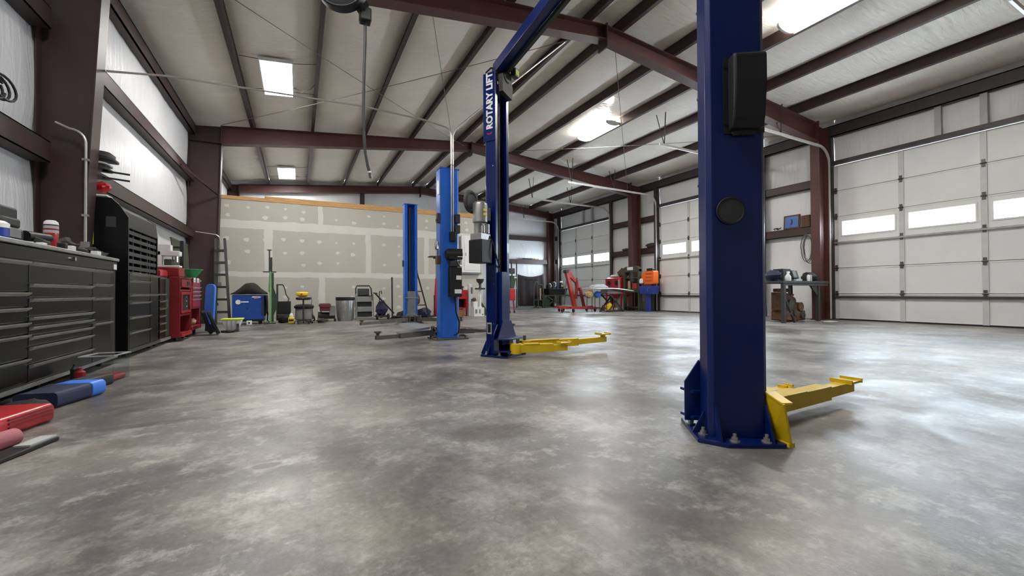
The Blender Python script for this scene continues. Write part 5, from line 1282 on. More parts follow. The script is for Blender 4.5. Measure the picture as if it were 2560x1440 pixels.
cbn = thing('open_red_cabinet', 'small red open-front cabinet on the floor right of the light blue post', 'cabinet', (4.25, 11.9, 0))
b = MB(); b.box(3.95, 4.0, 11.75, 12.2, 0.22, 0.76); b.box(4.39, 4.44, 11.75, 12.2, 0.22, 0.76); b.box(4.0, 4.39, 11.75, 12.2, 0.5, 0.76); b.box(4.0, 4.39, 12.15, 12.2, 0.22, 0.5); b.box(4.0, 4.39, 11.75, 12.2, 0.22, 0.25); b.build('body', 'red', cbn, bevel=0.006)
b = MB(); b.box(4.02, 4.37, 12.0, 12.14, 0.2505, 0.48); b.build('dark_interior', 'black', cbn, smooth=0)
for x in (3.98, 4.41):
    for y in (11.78, 12.16):
        b = MB(); b.box(x - 0.02, x + 0.02, y - 0.02, y + 0.02, 0, 0.22); b.build('leg', 'red_dark', cbn, smooth=0)
b = MB(); b.box(4.02, 4.37, 11.78, 12.1, 0.001, 0.19); tag(b.build('cardboard_box', 'cardboard', origin=(4.2, 11.95, 0), bevel=0.004), 'brown cardboard box under the small red open cabinet', 'box')
b = MB(); b.blob((4.18, 11.9, 0.83), (0.16, 0.12, 0.1), 14, 9, 0.5, 51, 0.7605); tag(b.build('tool_bag', 'black_matte', origin=(4.18, 11.9, 0.7605)), 'black soft tool bag on top of the small red open cabinet', 'bag')
tc_ = thing('tall_carton', 'tall narrow white carton between the red cabinet and the white stand', 'carton', (4.55, 11.7, 0.27))
WB = [(4.50, 4.82, 11.4, 11.65, 0.001, 0.25, 'white carton with printed sides on the floor under the funnel stand')]
b = MB(); b.box(4.47, 4.62, 11.7, 11.85, 0.001, 0.93); b.build('box', 'white', tc_, smooth=0, bevel=0.006)
b = MB(); b.box(4.52, 4.57, 11.694, 11.6995, 0.65, 0.84); b.box(4.52, 4.57, 11.694, 11.6995, 0.3, 0.5); b.build('print', 'grey', tc_, smooth=0)
for x0, x1, y0, y1, z0, z1, lb in WB:
    o = thing('white_carton', lb, 'carton', ((x0 + x1) / 2, (y0 + y1) / 2, 0))
    b = MB(); b.box(x0, x1, y0, y1, z0, z1); b.build('box', 'white', o, smooth=0, bevel=0.004)
    b = MB(); b.box(x0 + 0.04, x0 + 0.1, y0 - 0.004, y0 - 0.0005, 0.08, 0.2); b.box(x0 + 0.16, x0 + 0.2, y0 - 0.004, y0 - 0.0005, 0.08, 0.2); b.box(x1 - 0.07, x1 - 0.03, y0 - 0.004, y0 - 0.0005, 0.03, 0.07); b.build('print', 'grey', o, smooth=0)
b = MB(); b.box(4.49, 4.62, 11.42, 11.6, 0.2515, 0.42); tag(b.build('small_white_carton', 'white', origin=(4.55, 11.5, 0.2515), bevel=0.004), 'small white carton stacked on the left of the printed white carton', 'carton')
b = MB(); b.blob((4.545, 11.5, 0.475), (0.07, 0.06, 0.055), 12, 8, 0.4, 61, 0.4205); tag(b.build('brown_part', 'brown', origin=(4.545, 11.5, 0.4205)), 'rusty brown part on top of the small white carton', 'car part')
fs = thing('funnel_stand', 'white post stand with a dark drain funnel on top', 'drain stand', (4.74, 11.52, 0.251))
b = MB(); b.lathe((4.74, 11.52, 0.2515), [(0.05, 0), (0.05, 0.02), (0.035, 0.03), (0.035, 0.52)], 14); b.build('post', 'white', fs)
b = MB(); b.box(4.62, 4.86, 11.42, 11.62, 0.771, 0.82); b.lathe((4.74, 11.52, 0.82), [(0.05, 0.0), (0.03, 0.04), (0.04, 0.12), (0.10, 0.18), (0.115, 0.26), (0.105, 0.26), (0.03, 0.14)], 16); b.build('funnel', 'charcoal', fs)
b = MB(); b.prism([(4.90, 0.002), (5.14, 0.002), (5.10, 0.2), (4.95, 0.40), (4.88, 0.42)], 11.9, 12.0, 'y'); tag(b.build('green_sack', 'green_dark', origin=(5.0, 11.95, 0), bevel=0.02), 'dark green sack leaning by the right end of the partition', 'sack')
ep = thing('breaker_box', 'white electrical panel box mounted on the partition behind the lift motor', 'electrical panel', (4.72, PY - 0.022, 1.255))
b = MB(); b.box(4.42, 5.02, PY - 0.12, PY - 0.022, 1.30, 2.42); b.build('enclosure', 'white_gloss', ep, bevel=0.006)
b = MB(); b.box(4.50, 4.98, PY - 0.132, PY - 0.121, 1.36, 2.36); dr = b.build('door', 'white_gloss', ep, bevel=0.005)
b = MB(); b.box(4.53, 4.55, PY - 0.138, PY - 0.1325, 1.8, 1.9); b.build('latch', 'grey', dr, smooth=0)
b = MB(); b.box(4.40, 5.04, PY - 0.13, PY - 0.022, 1.255, 1.297); b.build('bottom_flange', 'grey', ep, smooth=0)
b = MB(); b.tube([(4.34, PY - 0.037, 0.02), (4.34, PY - 0.037, 2.96)], 0.014, 8); tag(b.build('wall_conduit', 'conduit', origin=(4.34, PY - 0.03, 0.02)), 'grey conduit up the partition left of the electrical panel', 'conduit')

# ================================================================ FAR RIGHT CORNER
tp = thing('work_screen', 'charcoal welding curtain sagging on a frame in the far corner', 'curtain', (9.4, 16.85, 0))
def tpf(u, v):
    x = 8.74 + 1.30 * u + 0.06 * (1 - v) * u; top = 1.50 - 0.11 * math.sin(math.pi * u)
    z = 0.09 + (top - 0.09) * v
    y = 16.85 + 0.03 * math.sin(u * 21 + v * 2) * (1.1 - v) + 0.02 * noise.noise(Vector((u * 6, v * 2, 3)))
    return (x, y, z)
b = MB(); b.sheet(tpf, 40, 16); cu_ = b.build('curtain', 'cloth_dark', tp, smooth=60, solid=0.006)
b = MB(); b.box(9.16, 9.55, 16.79, 16.8, 1.27, 1.315); b.build('faded_print', 'rag', cu_, smooth=0)
b = MB(); b.beam((8.70, 16.87, 0.0), (8.70, 16.87, 2.08), 0.04, 0.04, (0, 1, 0)); b.build('pole', 'jamb_dark', tp, smooth=0)
b = MB(); b.beam((10.13, 16.87, 0.0), (10.07, 16.87, 1.53), 0.04, 0.04, (0, 1, 0)); b.build('pole', 'jamb_dark', tp, smooth=0)
b = MB(); b.beam((8.7, 16.88, 0.07), (10.13, 16.88, 0.07), 0.04, 0.03); b.build('bottom_bar', 'jamb_dark', tp, smooth=0)
gs = thing('tubing_frame', 'bent grey tube frame standing before the charcoal curtain', 'frame', (9.3, 15.8, 0))
for pts in ([(8.98, 15.8, 0.0), (8.98, 15.8, 0.75), (9.0, 15.8, 1.0), (9.06, 15.8, 1.14), (9.14, 15.8, 1.12), (9.17, 15.8, 1.06)], [(9.2, 15.8, 0.0), (9.14, 15.8, 0.98), (9.22, 15.8, 1.02), (9.38, 15.8, 1.0), (9.44, 15.8, 0.9), (9.45, 15.8, 0.0)]):
    b = MB(); b.tube(pts, 0.022, 8); b.build('tube', 'galv_dark', gs)
b = MB(); b.beam((8.98, 15.8, 0.35), (9.45, 15.8, 0.35), 0.03, 0.03); b.build('crossbar', 'galv_dark', gs, smooth=0)
b = MB(); b.box(9.26, 9.32, 15.77, 15.83, 0.36, 0.85); b.build('hung_strap', 'tan', gs, bevel=0.01)
gc = thing('green_cart', 'dark green metal cart with crossed braces under the black tote', 'cart', (10.1, 16.3, 0))
b = MB(); b.box(9.55, 10.95, 16.1, 16.75, 0.52, 0.565); b.build('top', 'olive', gc, smooth=0)
for x in (9.6, 10.55):
    for y in (16.13, 16.72):
        b = MB(); b.beam((x, y, 0.0), (x, y, 0.52), 0.05, 0.05, (0, 1, 0)); b.build('leg', 'olive', gc, smooth=0)
for q in (((9.85, 16.12, 0.5), (10.6, 16.12, 0.05)), ((10.45, 16.12, 0.5), (9.85, 16.12, 0.1))):
    b = MB(); b.beam(q[0], q[1], 0.03, 0.05); b.build('brace', 'olive', gc, smooth=0)
b = MB(); b.box(9.62, 10.0, 16.15, 16.7, 0.05, 0.45); b.build('bin', 'green_dark', gc, bevel=0.01)
tt = thing('black_tote', 'black plastic tote full of jugs standing on the green cart', 'tote', (10.42, 16.42, 0.566))
b = MB(); b.add([(10.0, 16.2, 0.567), (10.86, 16.2, 0.567), (10.86, 16.62, 0.567), (10.0, 16.62, 0.567), (9.94, 16.16, 0.84), (10.92, 16.16, 0.84), (10.92, 16.66, 0.84), (9.94, 16.66, 0.84)], [(0, 3, 2, 1), (4, 5, 6, 7), (0, 1, 5, 4), (1, 2, 6, 5), (2, 3, 7, 6), (3, 0, 4, 7)]); b.build('bin', 'black', tt, smooth=0)
b = MB(); b.box(9.92, 10.94, 16.14, 16.68, 0.82, 0.85); b.build('rim', 'charcoal', tt, bevel=0.006)
JG = [(10.08, 'black', 0.22, 'black oil jug with a white handle, leftmost in the tote'), (10.32, 'charcoal', 0.3, 'charcoal jug second from the left in the tote'), (10.52, 'blue_navy', 0.25, 'navy jug in the middle of the tote'), (10.74, 'black', 0.31, 'black jug with a white cap and salmon label at the right of the tote')]
for i, (x, mt_n, h, lb) in enumerate(JG):
    jg = thing('oil_jug', lb, 'jug', (x, 16.4, 0.851), 'jugs in the black tote')
    b = MB(); b.prism(rrect(x - 0.09, x + 0.09, 16.3, 16.5, 0.03), 0.852, 0.852 + h * 0.72); b.box(x - 0.07, x + 0.02, 16.36, 16.44, 0.852 + h * 0.72, 0.852 + h); b.build('body', mt_n, jg, bevel=0.012)
    if i in (0, 1):
        b = MB(); b.tube([(x + 0.03, 16.29, 0.852 + h * 0.2), (x + 0.07, 16.28, 0.852 + h * 0.5), (x + 0.05, 16.29, 0.852 + h * 0.85), (x - 0.02, 16.29, 0.852 + h)], 0.022, 8); b.build('handle', 'white', jg)
    if i == 3:
        b = MB(); b.lathe((x - 0.03, 16.34, 0.852 + h), [(0.07, -0.05), (0.075, 0.0), (0.05, 0.03)], 12); b.build('cap', 'white', jg)
        b = MB(); b.box(x - 0.06, x + 0.05, 16.292, 16.2985, 0.93, 1.03); b.build('label', 'tan', jg, smooth=0)
b = MB(); b.box(8.3, 8.72, 17.5, 17.9, 2.27, 2.30); sf = thing('wall_shelf', 'narrow shelf on the far end wall just right of the tall blue post', 'shelf', (8.5, 17.7, 2.27)); b.build('board', 'white', sf, smooth=0)
b = MB(); b.beam((8.55, 17.88, 1.9), (8.55, 17.55, 2.26), 0.03, 0.04); b.build('bracket', 'jamb_dark', sf, smooth=0)
b = MB(); b.blob((8.52, 17.7, 2.40), (0.16, 0.14, 0.1), 14, 9, 0.3, 71, 2.302); tag(b.build('hivis_helmet', 'hivis', origin=(8.52, 17.7, 2.302)), 'yellow-green helmet on the shelf right of the tall blue post', 'helmet')
for i, (x0, x1, h, mt_n, lb) in enumerate(((9.6, 10.1, 0.06, 'charcoal', 'dark flat bar resting on the far wall girt'), (10.2, 10.45, 0.05, 'tan', 'tan flat box resting on the far wall girt'))):
    b = MB(); b.box(x0, x1, 17.88, 17.97, 2.266, 2.266 + h); tag(b.build('girt_clutter', mt_n, origin=((x0 + x1) / 2, 17.93, 2.266), bevel=0.006), lb, 'bar' if i == 0 else 'box')
ax = thing('equipment_stand', 'red stand holding black equipment just right of the tall blue post', 'stand', (6.3, 12.6, 0))
b = MB(); b.box(6.2, 6.4, 12.5, 12.7, 0.42, 0.80); b.build('body', 'red', ax, bevel=0.015)
for x in (6.2, 6.37):
    b = MB(); b.beam((x, 12.52, 0.06), (x, 12.6, 0.44), 0.03, 0.04, (0, 1, 0)); b.build('leg', 'red_dark', ax, smooth=0)
    b = MB(); b.cyl((x - 0.015, 12.52, 0.04), (x + 0.015, 12.52, 0.04), 0.04, n=12); b.build('wheel', 'rubber', ax)
b = MB(); b.prism([(6.2, 0.82), (6.36, 0.82), (6.46, 1.22), (6.24, 1.24)], 12.5, 12.68, 'y'); b.build('monitor', 'green_dark', ax, bevel=0.02)
b = MB(); b.box(6.36, 6.44, 12.49, 12.5, 1.15, 1.20); b.build('label', 'white', ax, smooth=0)
b = MB(); b.beam((6.33, 12.6, 1.2), (6.3, 12.6, 1.72), 0.03, 0.05, (0, 1, 0)); b.box(6.22, 6.4, 12.52, 12.66, 1.3, 1.48); b.build('mast', 'charcoal', ax, bevel=0.008)
b = MB(); b.beam((6.48, 12.6, 0.80), (6.42, 12.6, 1.18), 0.015, 0.03, (0, 1, 0)); b.build('strut', 'white', ax, smooth=0)
# folded engine hoist
eh = thing('engine_hoist', 'red folded engine hoist on casters in front of the farthest door', 'engine hoist', (8.5, 12.0, 0))
for q in (((7.85, 12.15, 0.17), (9.35, 12.05, 0.12)), ((8.1, 12.75, 0.17), (9.4, 12.6, 0.12))):
    b = MB(); b.beam(q[0], q[1], 0.09, 0.085); b.build('leg', 'red_orange', eh, bevel=0.004)
b = MB(); b.beam((8.3, 12.0, 0.16), (8.55, 12.85, 0.16), 0.09, 0.09); b.build('base_bar', 'red_orange', eh, bevel=0.004)
b = MB(); b.beam((8.62, 12.3, 0.15), (8.36, 12.4, 1.36), 0.11, 0.13, (0, 1, 0)); b.build('mast', 'red_orange', eh, bevel=0.005)
b = MB(); b.prism([(8.36, 1.42), (8.48, 1.46), (8.62, 1.22), (8.80, 1.08), (8.86, 0.75), (8.78, 0.72), (8.70, 1.0), (8.56, 1.12), (8.38, 1.28)], 12.33, 12.43, 'y'); b.build('boom', 'red_orange', eh, bevel=0.006)
b = MB(); b.beam((8.84, 12.3, 0.85), (8.98, 12.25, 0.16), 0.08, 0.08, (0, 1, 0)); b.build('boom_extension', 'red_dark', eh, bevel=0.004)
b = MB(); b.cyl((8.62, 12.22, 0.45), (8.66, 12.22, 1.05), 0.045, n=12); b.cyl((8.66, 12.22, 1.05), (8.68, 12.24, 1.18), 0.025, n=10); b.build('hydraulic_ram', 'red_dark', eh)
b = MB(); b.cyl((8.33, 12.5, 1.40), (8.33, 12.3, 1.40), 0.06, n=14); b.build('pivot', 'charcoal', eh)
b = MB(); b.tube([(8.33, 12.35, 1.2), (8.25, 12.3, 0.9), (8.12, 12.2, 0.26)], 0.014, 6); b.build('brace_rod', 'charcoal', eh)
b = MB(); b.cyl((9.0, 12.2, 0.165), (9.3, 12.2, 0.165), 0.05, n=12); b.build('pump', 'red', eh)
for x, y in ((7.98, 12.12), (8.3, 11.92), (9.3, 12.05), (8.25, 12.72), (8.58, 12.95), (9.35, 12.6)):
    b = MB(); b.cyl((x - 0.02, y, 0.055), (x + 0.02, y, 0.055), 0.055, n=14); cw = b.build('caster', 'rubber', eh)
    b = MB(); b.box(x - 0.03, x + 0.03, y - 0.03, y + 0.03, 0.1, 0.125); b.build('caster_plate', 'galv_dark', cw, smooth=0)
# folding table with a white car panel on it
ft = thing('folding_table', 'crossed-leg stand table in front of the farthest door', 'table', (9.7, 11.7, 0))
b = MB(); b.box(9.36, 10.35, 11.45, 11.95, 0.60, 0.625); b.build('top_frame', 'red_dark', ft, smooth=0)
for y in (11.47, 11.93):
    b = MB(); b.beam((9.42, y, 0.01), (9.98, y, 0.60), 0.03, 0.045); b.build('cross_leg', 'jamb_dark', ft, smooth=0)
    b = MB(); b.beam((10.1, y, 0.01), (9.5, y, 0.60), 0.03, 0.045); b.build('cross_leg', 'jamb_dark', ft, smooth=0)
b = MB(); b.beam((9.755, 11.5, 0.33), (9.755, 11.9, 0.33), 0.03, 0.03); b.build('stretcher', 'jamb_dark', ft, smooth=0)
def hoodf(u, v):
    x = 8.75 + 1.65 * u; y = 11.3 + 0.75 * v
    z = 0.80 - 0.10 * max(0, (u - 0.45)) ** 1.4 * 2.0 + 0.008 * math.sin(math.pi * v)
    return (x, y, z)
b = MB(); b.sheet(hoodf, 20, 10); hd = thing('car_hood', 'white car hood panel lying on the crossed-leg table', 'car panel', (9.6, 11.7, 0.626)); b.build('panel', 'white_gloss', hd, smooth=60, solid=0.035)
b = MB(); b.prism([(9.4, 0.64), (9.45, 0.76), (10.1, 0.66), (10.1, 0.63), (9.45, 0.63)], 11.5, 11.9, 'y'); b.build('inner_frame', 'grey_light', hd, smooth=0)
b = MB(); b.prism([(8.85, 0.842), (9.0, 0.93), (9.3, 0.95), (9.50, 0.86), (9.50, 0.842)], 11.55, 11.85, 'y'); tag(b.build('fender_piece', 'grey_light', origin=(9.2, 11.7, 0.835), bevel=0.02), 'curved white and grey fender piece resting on the white car hood', 'car panel')
for i, (x, y, rx, rz_, z, mt_n, lb) in enumerate(((8.79, 11.68, 0.16, 0.13, 0.62, 'tan', 'khaki bag under the left end of the white car hood'), (9.12, 11.68, 0.13, 0.11, 0.6, 'blue_bright', 'bright blue bag under the middle of the white car hood'))):
    b = MB(); b.blob((x, y, z), (rx, 0.14, rz_), 14, 9, 0.4, 80 + i); bg_ = thing('hanging_bag', lb, 'bag', (x, y, z)); b.build('bag', mt_n, bg_)
    b = MB(); b.cyl((x - 0.1, y, 0), (x - 0.1, y, z - 0.08), 0.012, n=6); b.cyl((x + 0.1, y, 0), (x + 0.1, y, z - 0.08), 0.012, n=6); b.build('stand_leg', 'jamb_dark', bg_)
b = MB(); b.lathe((9.60, 11.62, 0.05), [(0.08, 0), (0.105, 0.03), (0.11, 0.18), (0.05, 0.24), (0.03, 0.27)], 14); yj2 = tag(b.build('yellow_jug', 'yellow', origin=(9.60, 11.62, 0.05)), 'yellow jug on the low dolly under the white car hood', 'jug')
b = MB(); b.box(9.36, 10.2, 11.53, 11.87, 0.028, 0.0495); dl = thing('low_dolly', 'low dark dolly on the floor under the crossed-leg table', 'dolly', (9.7, 11.7, 0)); b.build('deck', 'jamb_dark', dl, smooth=0)
for x in (9.42, 10.12):
    for y in (11.56, 11.84):
        b = MB(); b.cyl((x - 0.012, y, 0.014), (x + 0.012, y, 0.014), 0.014, n=10); b.build('wheel', 'rubber', dl)
b = MB(); b.box(9.86, 9.96, 11.6, 11.72, 0.0505, 0.13); tag(b.build('white_cup', 'white', origin=(9.9, 11.66, 0.0505), bevel=0.02), 'small white box on the low dolly right of the yellow jug', 'box')
b = MB(); b.lathe((9.43, 11.75, 0.05), [(0.05, 0), (0.055, 0.14), (0.02, 0.18)], 12); tag(b.build('brown_can', 'brown', origin=(9.43, 11.75, 0.05)), 'brown can on the low dolly left of the yellow jug', 'can')
# red blast cabinet
bcab = thing('blast_cabinet', 'red sandblast cabinet with two dark glove holes beside the steel column', 'cabinet', (11.0, 12.85, 0))
b = MB(); b.prism([(10.80, 0.72), (10.80, 1.20), (10.95, 1.26), (10.97, 0.72)], 12.42, 13.32, 'y'); b.build('tank', 'red', bcab, bevel=0.01)
b = MB(); b.box(10.97, 11.25, 12.42, 13.32, 0.5, 1.22); b.build('back_box', 'red', bcab, bevel=0.01)
for y in (12.66, 13.08):
    b = MB(); b.cyl((10.799, y, 1.02), (10.785, y, 1.02), 0.085, n=18); hl = b.build('glove_port', 'black', bcab)
    b = MB(); b.tube([(10.784, y + 0.085 * math.cos(a), 1.02 + 0.085 * math.sin(a)) for a in [2 * math.pi * k / 20 for k in range(21)]], 0.012, 6); b.build('port_ring', 'charcoal', hl)
b = MB(); b.add([(10.82, 12.5, 0.72), (10.82, 13.24, 0.72), (11.2, 13.24, 0.72), (11.2, 12.5, 0.72), (10.98, 12.82, 0.42), (10.98, 12.92, 0.42), (11.05, 12.92, 0.42), (11.05, 12.82, 0.42)], [(0, 3, 2, 1), (4, 5, 6, 7), (0, 1, 5, 4), (1, 2, 6, 5), (2, 3, 7, 6), (3, 0, 4, 7)]); b.build('hopper', 'red_dark', bcab, smooth=0)
for y in (12.45, 13.29):
    for x in (10.83, 11.2):
        b = MB(); b.box(x - 0.025, x + 0.025, y - 0.025, y + 0.025, 0.0, 0.72); b.build('leg', 'red', bcab, smooth=0)
b = MB(); b.box(10.795, 10.80, 12.48, 12.56, 0.76, 1.16); b.build('side_trim', 'grey_light', bcab, smooth=0)
b = MB(); b.blob((10.99, 13.02, 1.29), (0.09, 0.22, 0.06), 14, 9, 0.5, 91, 1.2605); tag(b.build('paper_pile', 'white', origin=(10.99, 13.02, 1.2605)), 'white crumpled paper on top of the red blast cabinet', 'paper')
b = MB(); b.blob((11.06, 12.58, 1.40), (0.12, 0.25, 0.19), 14, 9, 0.4, 95, 1.2605); tag(b.build('brown_sack', 'brown', origin=(11.06, 12.58, 1.2605)), 'dark brown bundle on the red blast cabinet beside the grey press', 'bundle')
# hydraulic shop press / rack
pr_ = thing('shop_press', 'dark grey-green hydraulic shop press frame before the second right column', 'shop press', (10.95, 11.82, 0))
for y in (11.45, 12.19):
    b = MB(); b.box(10.75, 10.87, y - 0.04, y + 0.04, 0.0, 1.50); b.build('upright', 'olive', pr_, bevel=0.004)
    b = MB(); b.box(10.62, 11.0, y - 0.05, y + 0.05, 0.0, 0.04); b.build('foot', 'olive', pr_, smooth=0)
b = MB(); b.prism([(11.41, 1.40), (12.23, 1.40), (12.23, 1.52), (12.10, 1.60), (11.54, 1.60), (11.41, 1.52)], 10.74, 10.88, 'x'); hb = b.build('head_beam', 'olive', pr_, bevel=0.004)
b = MB(); b.box(10.733, 10.7395, 11.70, 12.0, 1.47, 1.58); b.build('label', 'white', hb, smooth=0)
b = MB(); b.cyl((10.81, 11.82, 1.06), (10.81, 11.82, 1.40), 0.07, n=14); b.cyl((10.81, 11.82, 0.98), (10.81, 11.82, 1.06), 0.035, n=10); b.build('bottle_jack', 'charcoal', pr_)
for z, h in ((1.17, 0.03), (0.66, 0.14), (0.1, 0.06)):
    b = MB(); b.box(10.77, 10.85, 11.49, 12.15, z, z + h); b.build('cross_beam', 'olive', pr_, smooth=0, bevel=0.003)
b = MB(); b.cyl((10.81, 11.72, 0.16), (10.81, 11.70, 0.66), 0.016, n=8); b.build('return_spring', 'galv_dark', pr_)
b = MB(); b.box(10.77, 10.86, 11.55, 11.78, 0.8005, 1.0); tag(b.build('red_carton', 'red_orange', origin=(10.81, 11.66, 0.8005), bevel=0.008), 'orange-red box on the bed of the grey-green shop press', 'box')
b = MB(); b.lathe((10.81, 11.98, 0.8005), [(0.05, 0), (0.05, 0.24), (0.03, 0.28)], 12); tag(b.build('tan_can', 'tan', origin=(10.81, 11.98, 0.8005)), 'tan can on the bed of the shop press left of the orange-red box', 'can')
# blue stand with an orange generator-like case, dark bin behind
bs = thing('blue_stand', 'royal blue parts washer stand on a leg beside the grey-green press', 'parts washer', (10.85, 11.05, 0))
b = MB(); b.prism([(10.74, 0.62), (11.36, 0.62), (11.40, 0.87), (10.70, 0.87)], 10.72, 10.98, 'x') if False else b.prism([(10.76, 0.60), (11.34, 0.60), (11.40, 0.88), (10.70, 0.88)], 10.72, 11.0, 'x'); b.build('basin', 'blue_royal', bs, bevel=0.01)
b = MB(); b.box(10.79, 10.90, 11.0, 11.12, 0.02, 0.60); b.build('leg', 'blue_royal', bs, bevel=0.006)
b = MB(); b.box(10.70, 10.99, 10.90, 11.2, 0.0, 0.02); b.build('foot', 'blue_royal', bs, smooth=0)
b = MB(); b.tube([(10.71, 10.95, 0.68), (10.70, 10.95, 0.80), (10.70, 10.90, 0.82), (10.70, 10.86, 0.79)], 0.014, 8); b.build('spout', 'chrome', bs)
oc = thing('orange_case', 'orange plastic hard case standing on the royal blue stand', 'case', (10.85, 11.0, 0.881))
b = MB(); b.prism(rrect(10.72, 11.15, 0.94, 1.40, 0.05), 10.74, 10.98, 'x'); b.build('shell', 'orange', oc, bevel=0.012, smooth=30)
b = MB(); b.prism(rrect(11.15, 11.33, 0.98, 1.34, 0.05), 10.78, 10.95, 'x'); b.build('side_lobe', 'orange', oc, bevel=0.012, smooth=30)
for z in (1.05, 1.17, 1.29):
    b = MB(); b.box(10.726, 10.7395, 10.8, 11.07, z, z + 0.018); b.build('groove', 'red_orange', oc, smooth=0)
b = MB(); b.box(10.76, 10.96, 10.85, 11.3, 0.882, 0.94); b.build('skid', 'maroon', oc, bevel=0.01)
b = MB(); b.lathe((10.74, 11.29, 0.96), [(0.03, 0), (0.08, 0.03), (0.085, 0.12), (0.05, 0.18), (0.02, 0.19)], 14, 0.7, 1); b.build('white_spout', 'white', oc)
b = MB(); b.prism(rrect(10.82, 11.1, 1.40, 1.49, 0.03), 10.8, 10.92, 'x'); b.build('handle', 'black', oc, bevel=0.006)
dbn = thing('dark_drum', 'dark green-black bin behind the blue stand, against the door track', 'bin', (11.15, 11.3, 0))
b = MB(); b.lathe((11.17, 11.3, 0), [(0.14, 0.0), (0.16, 0.02), (0.18, 0.95), (0.185, 1.0), (0.15, 1.03)], 22, 0.7, 1); b.build('body', 'green_dark', dbn)
b = MB(); b.lathe((11.17, 11.3, 1.03), [(0.15, 0.001), (0.15, 0.05), (0.1, 0.09)], 22, 0.7, 1); b.build('lid', 'charcoal', dbn)
# stuff lying on the girts at the second right column
for i, (y0, y1, z, h, mt_n, lb) in enumerate(((11.2, 11.7, ZR1 + 0.101, 0.16, 'charcoal', 'rolled dark hose on the wall girt right of the second right column'), (12.55, 13.0, ZR1 + 0.101, 0.09, 'brown', 'brown scrap on the wall girt left of the second right column'))):
    b = MB(); b.blob((GR + 0.045, (y0 + y1) / 2, z + h / 2), (0.05, (y1 - y0) / 2, h / 2), 16, 8, 0.4, 100 + i, z); tag(b.build('girt_bundle', mt_n, origin=(GR + 0.08, (y0 + y1) / 2, z)), lb, 'bundle')
# ================================================================ BENCH BY THE NEAREST RIGHT COLUMN
wb = thing('steel_workbench', 'dark steel workbench in front of the nearest right column', 'workbench', (10.0, 5.8, 0))
BT = 0.90
b = MB(); b.box(9.15, 10.86, 5.45, 6.15, BT - 0.05, BT); b.build('top', 'charcoal', wb, bevel=0.004)
b = MB(); b.box(9.17, 10.84, 5.46, 5.50, BT - 0.10, BT - 0.0505); b.build('apron', 'charcoal', wb, smooth=0)
for x in (9.22, 10.5):
    for y in (5.50, 6.10):
        b = MB(); b.beam((x, y, 0.0), (x, y, BT - 0.05), 0.07, 0.07, (0, 1, 0)); b.build('leg', 'charcoal', wb, smooth=0)
b = MB(); b.beam((9.26, 5.52, 0.58), (9.62, 5.50, 0.0), 0.035, 0.045, (0, 1, 0)); b.build('brace', 'charcoal', wb, smooth=0)
b = MB(); b.prism([(10.20, BT - 0.1), (10.465, BT - 0.1), (10.465, BT - 0.34)], 5.48, 5.52, 'y'); b.build('corner_brace', 'charcoal', wb, smooth=0)
b = MB(); b.beam((9.26, 5.5, 0.2), (9.5, 5.5, 0.2), 0.03, 0.04); b.build('stretcher', 'charcoal', wb, smooth=0)
eng = thing('engine_block', 'rusty brown engine block with brackets stored under the workbench', 'engine', (9.95, 5.85, 0))
b = MB(); b.box(9.66, 10.35, 5.68, 6.05, 0.02, 0.24); b.build('sump', 'rust', eng, bevel=0.02)
b = MB(); b.prism([(9.62, 0.24), (10.1, 0.24), (10.02, 0.52), (9.85, 0.60), (9.62, 0.66)], 5.7, 6.02, 'y'); b.build('block', 'brown', eng, bevel=0.015)
b = MB(); b.cyl((10.15, 5.66, 0.33), (10.15, 6.02, 0.33), 0.10, n=14); b.build('bell_housing', 'rust', eng)
b = MB(); b.cyl((9.75, 5.64, 0.40), (9.75, 5.70, 0.40), 0.09, n=14); b.build('pulley', 'galv_dark', eng)
b = MB(); b.cyl((9.92, 5.64, 0.2), (9.92, 5.68, 0.2), 0.07, n=12); b.build('pulley', 'galv_dark', eng)
b = MB(); b.cyl((10.2, 5.64, 0.14), (10.2, 5.68, 0.14), 0.08, n=12); b.build('pulley', 'galv_dark', eng)
b = MB(); b.box(9.62, 9.82, 5.72, 5.98, 0.66, 0.74); b.box(9.88, 10.0, 5.72, 5.9, 0.57, 0.62); b.build('manifold', 'rust', eng, bevel=0.02)
sr = thing('sawhorse', 'dark sawhorse with white jugs at the left end of the workbench', 'sawhorse', (8.95, 6.3, 0))
b = MB(); b.box(8.62, 9.12, 6.25, 6.34, 0.66, 0.72); b.build('beam', 'galv_dark', sr, smooth=0)
for x0, x1 in ((8.68, 8.62), (9.04, 9.1)):
    for y in (6.16, 6.43):
        b = MB(); b.beam((x0, 6.295, 0.66), (x1, y, 0.0), 0.03, 0.05); b.build('leg', 'charcoal', sr, smooth=0)
for i, (x, y, z, w_, h, mt_n, lb) in enumerate(((8.84, 6.0, 0.001, 0.13, 0.36, 'green_dark', 'dark crate on the floor left of the workbench'), (8.80, 6.02, 0.3615, 0.11, 0.22, 'charcoal', 'dark box stacked on the floor crate left of the workbench'))):
    b = MB(); b.box(x - w_, x + w_, y - 0.14, y + 0.14, z, z + h); cr_ = tag(b.build('dark_crate', mt_n, origin=(x, y, z), bevel=0.01), lb, 'crate')
    for k, zz in enumerate((0.06, 0.2)):
        if i == 0:
            b = MB(); b.box(x - 0.02 + 0.05 * k, x + 0.06 + 0.04 * k, y - 0.146, y - 0.1405, zz, zz + 0.07); b.build('tag', 'white', cr_, smooth=0)
b = MB(); b.blob((8.86, 6.295, 0.765), (0.09, 0.04, 0.045), 12, 8, 0.3, 120, 0.7205); tag(b.build('white_rag', 'white', origin=(8.86, 6.295, 0.7205)), 'white rag on the sawhorse left of the workbench', 'rag')
TB = BT + 0.0005
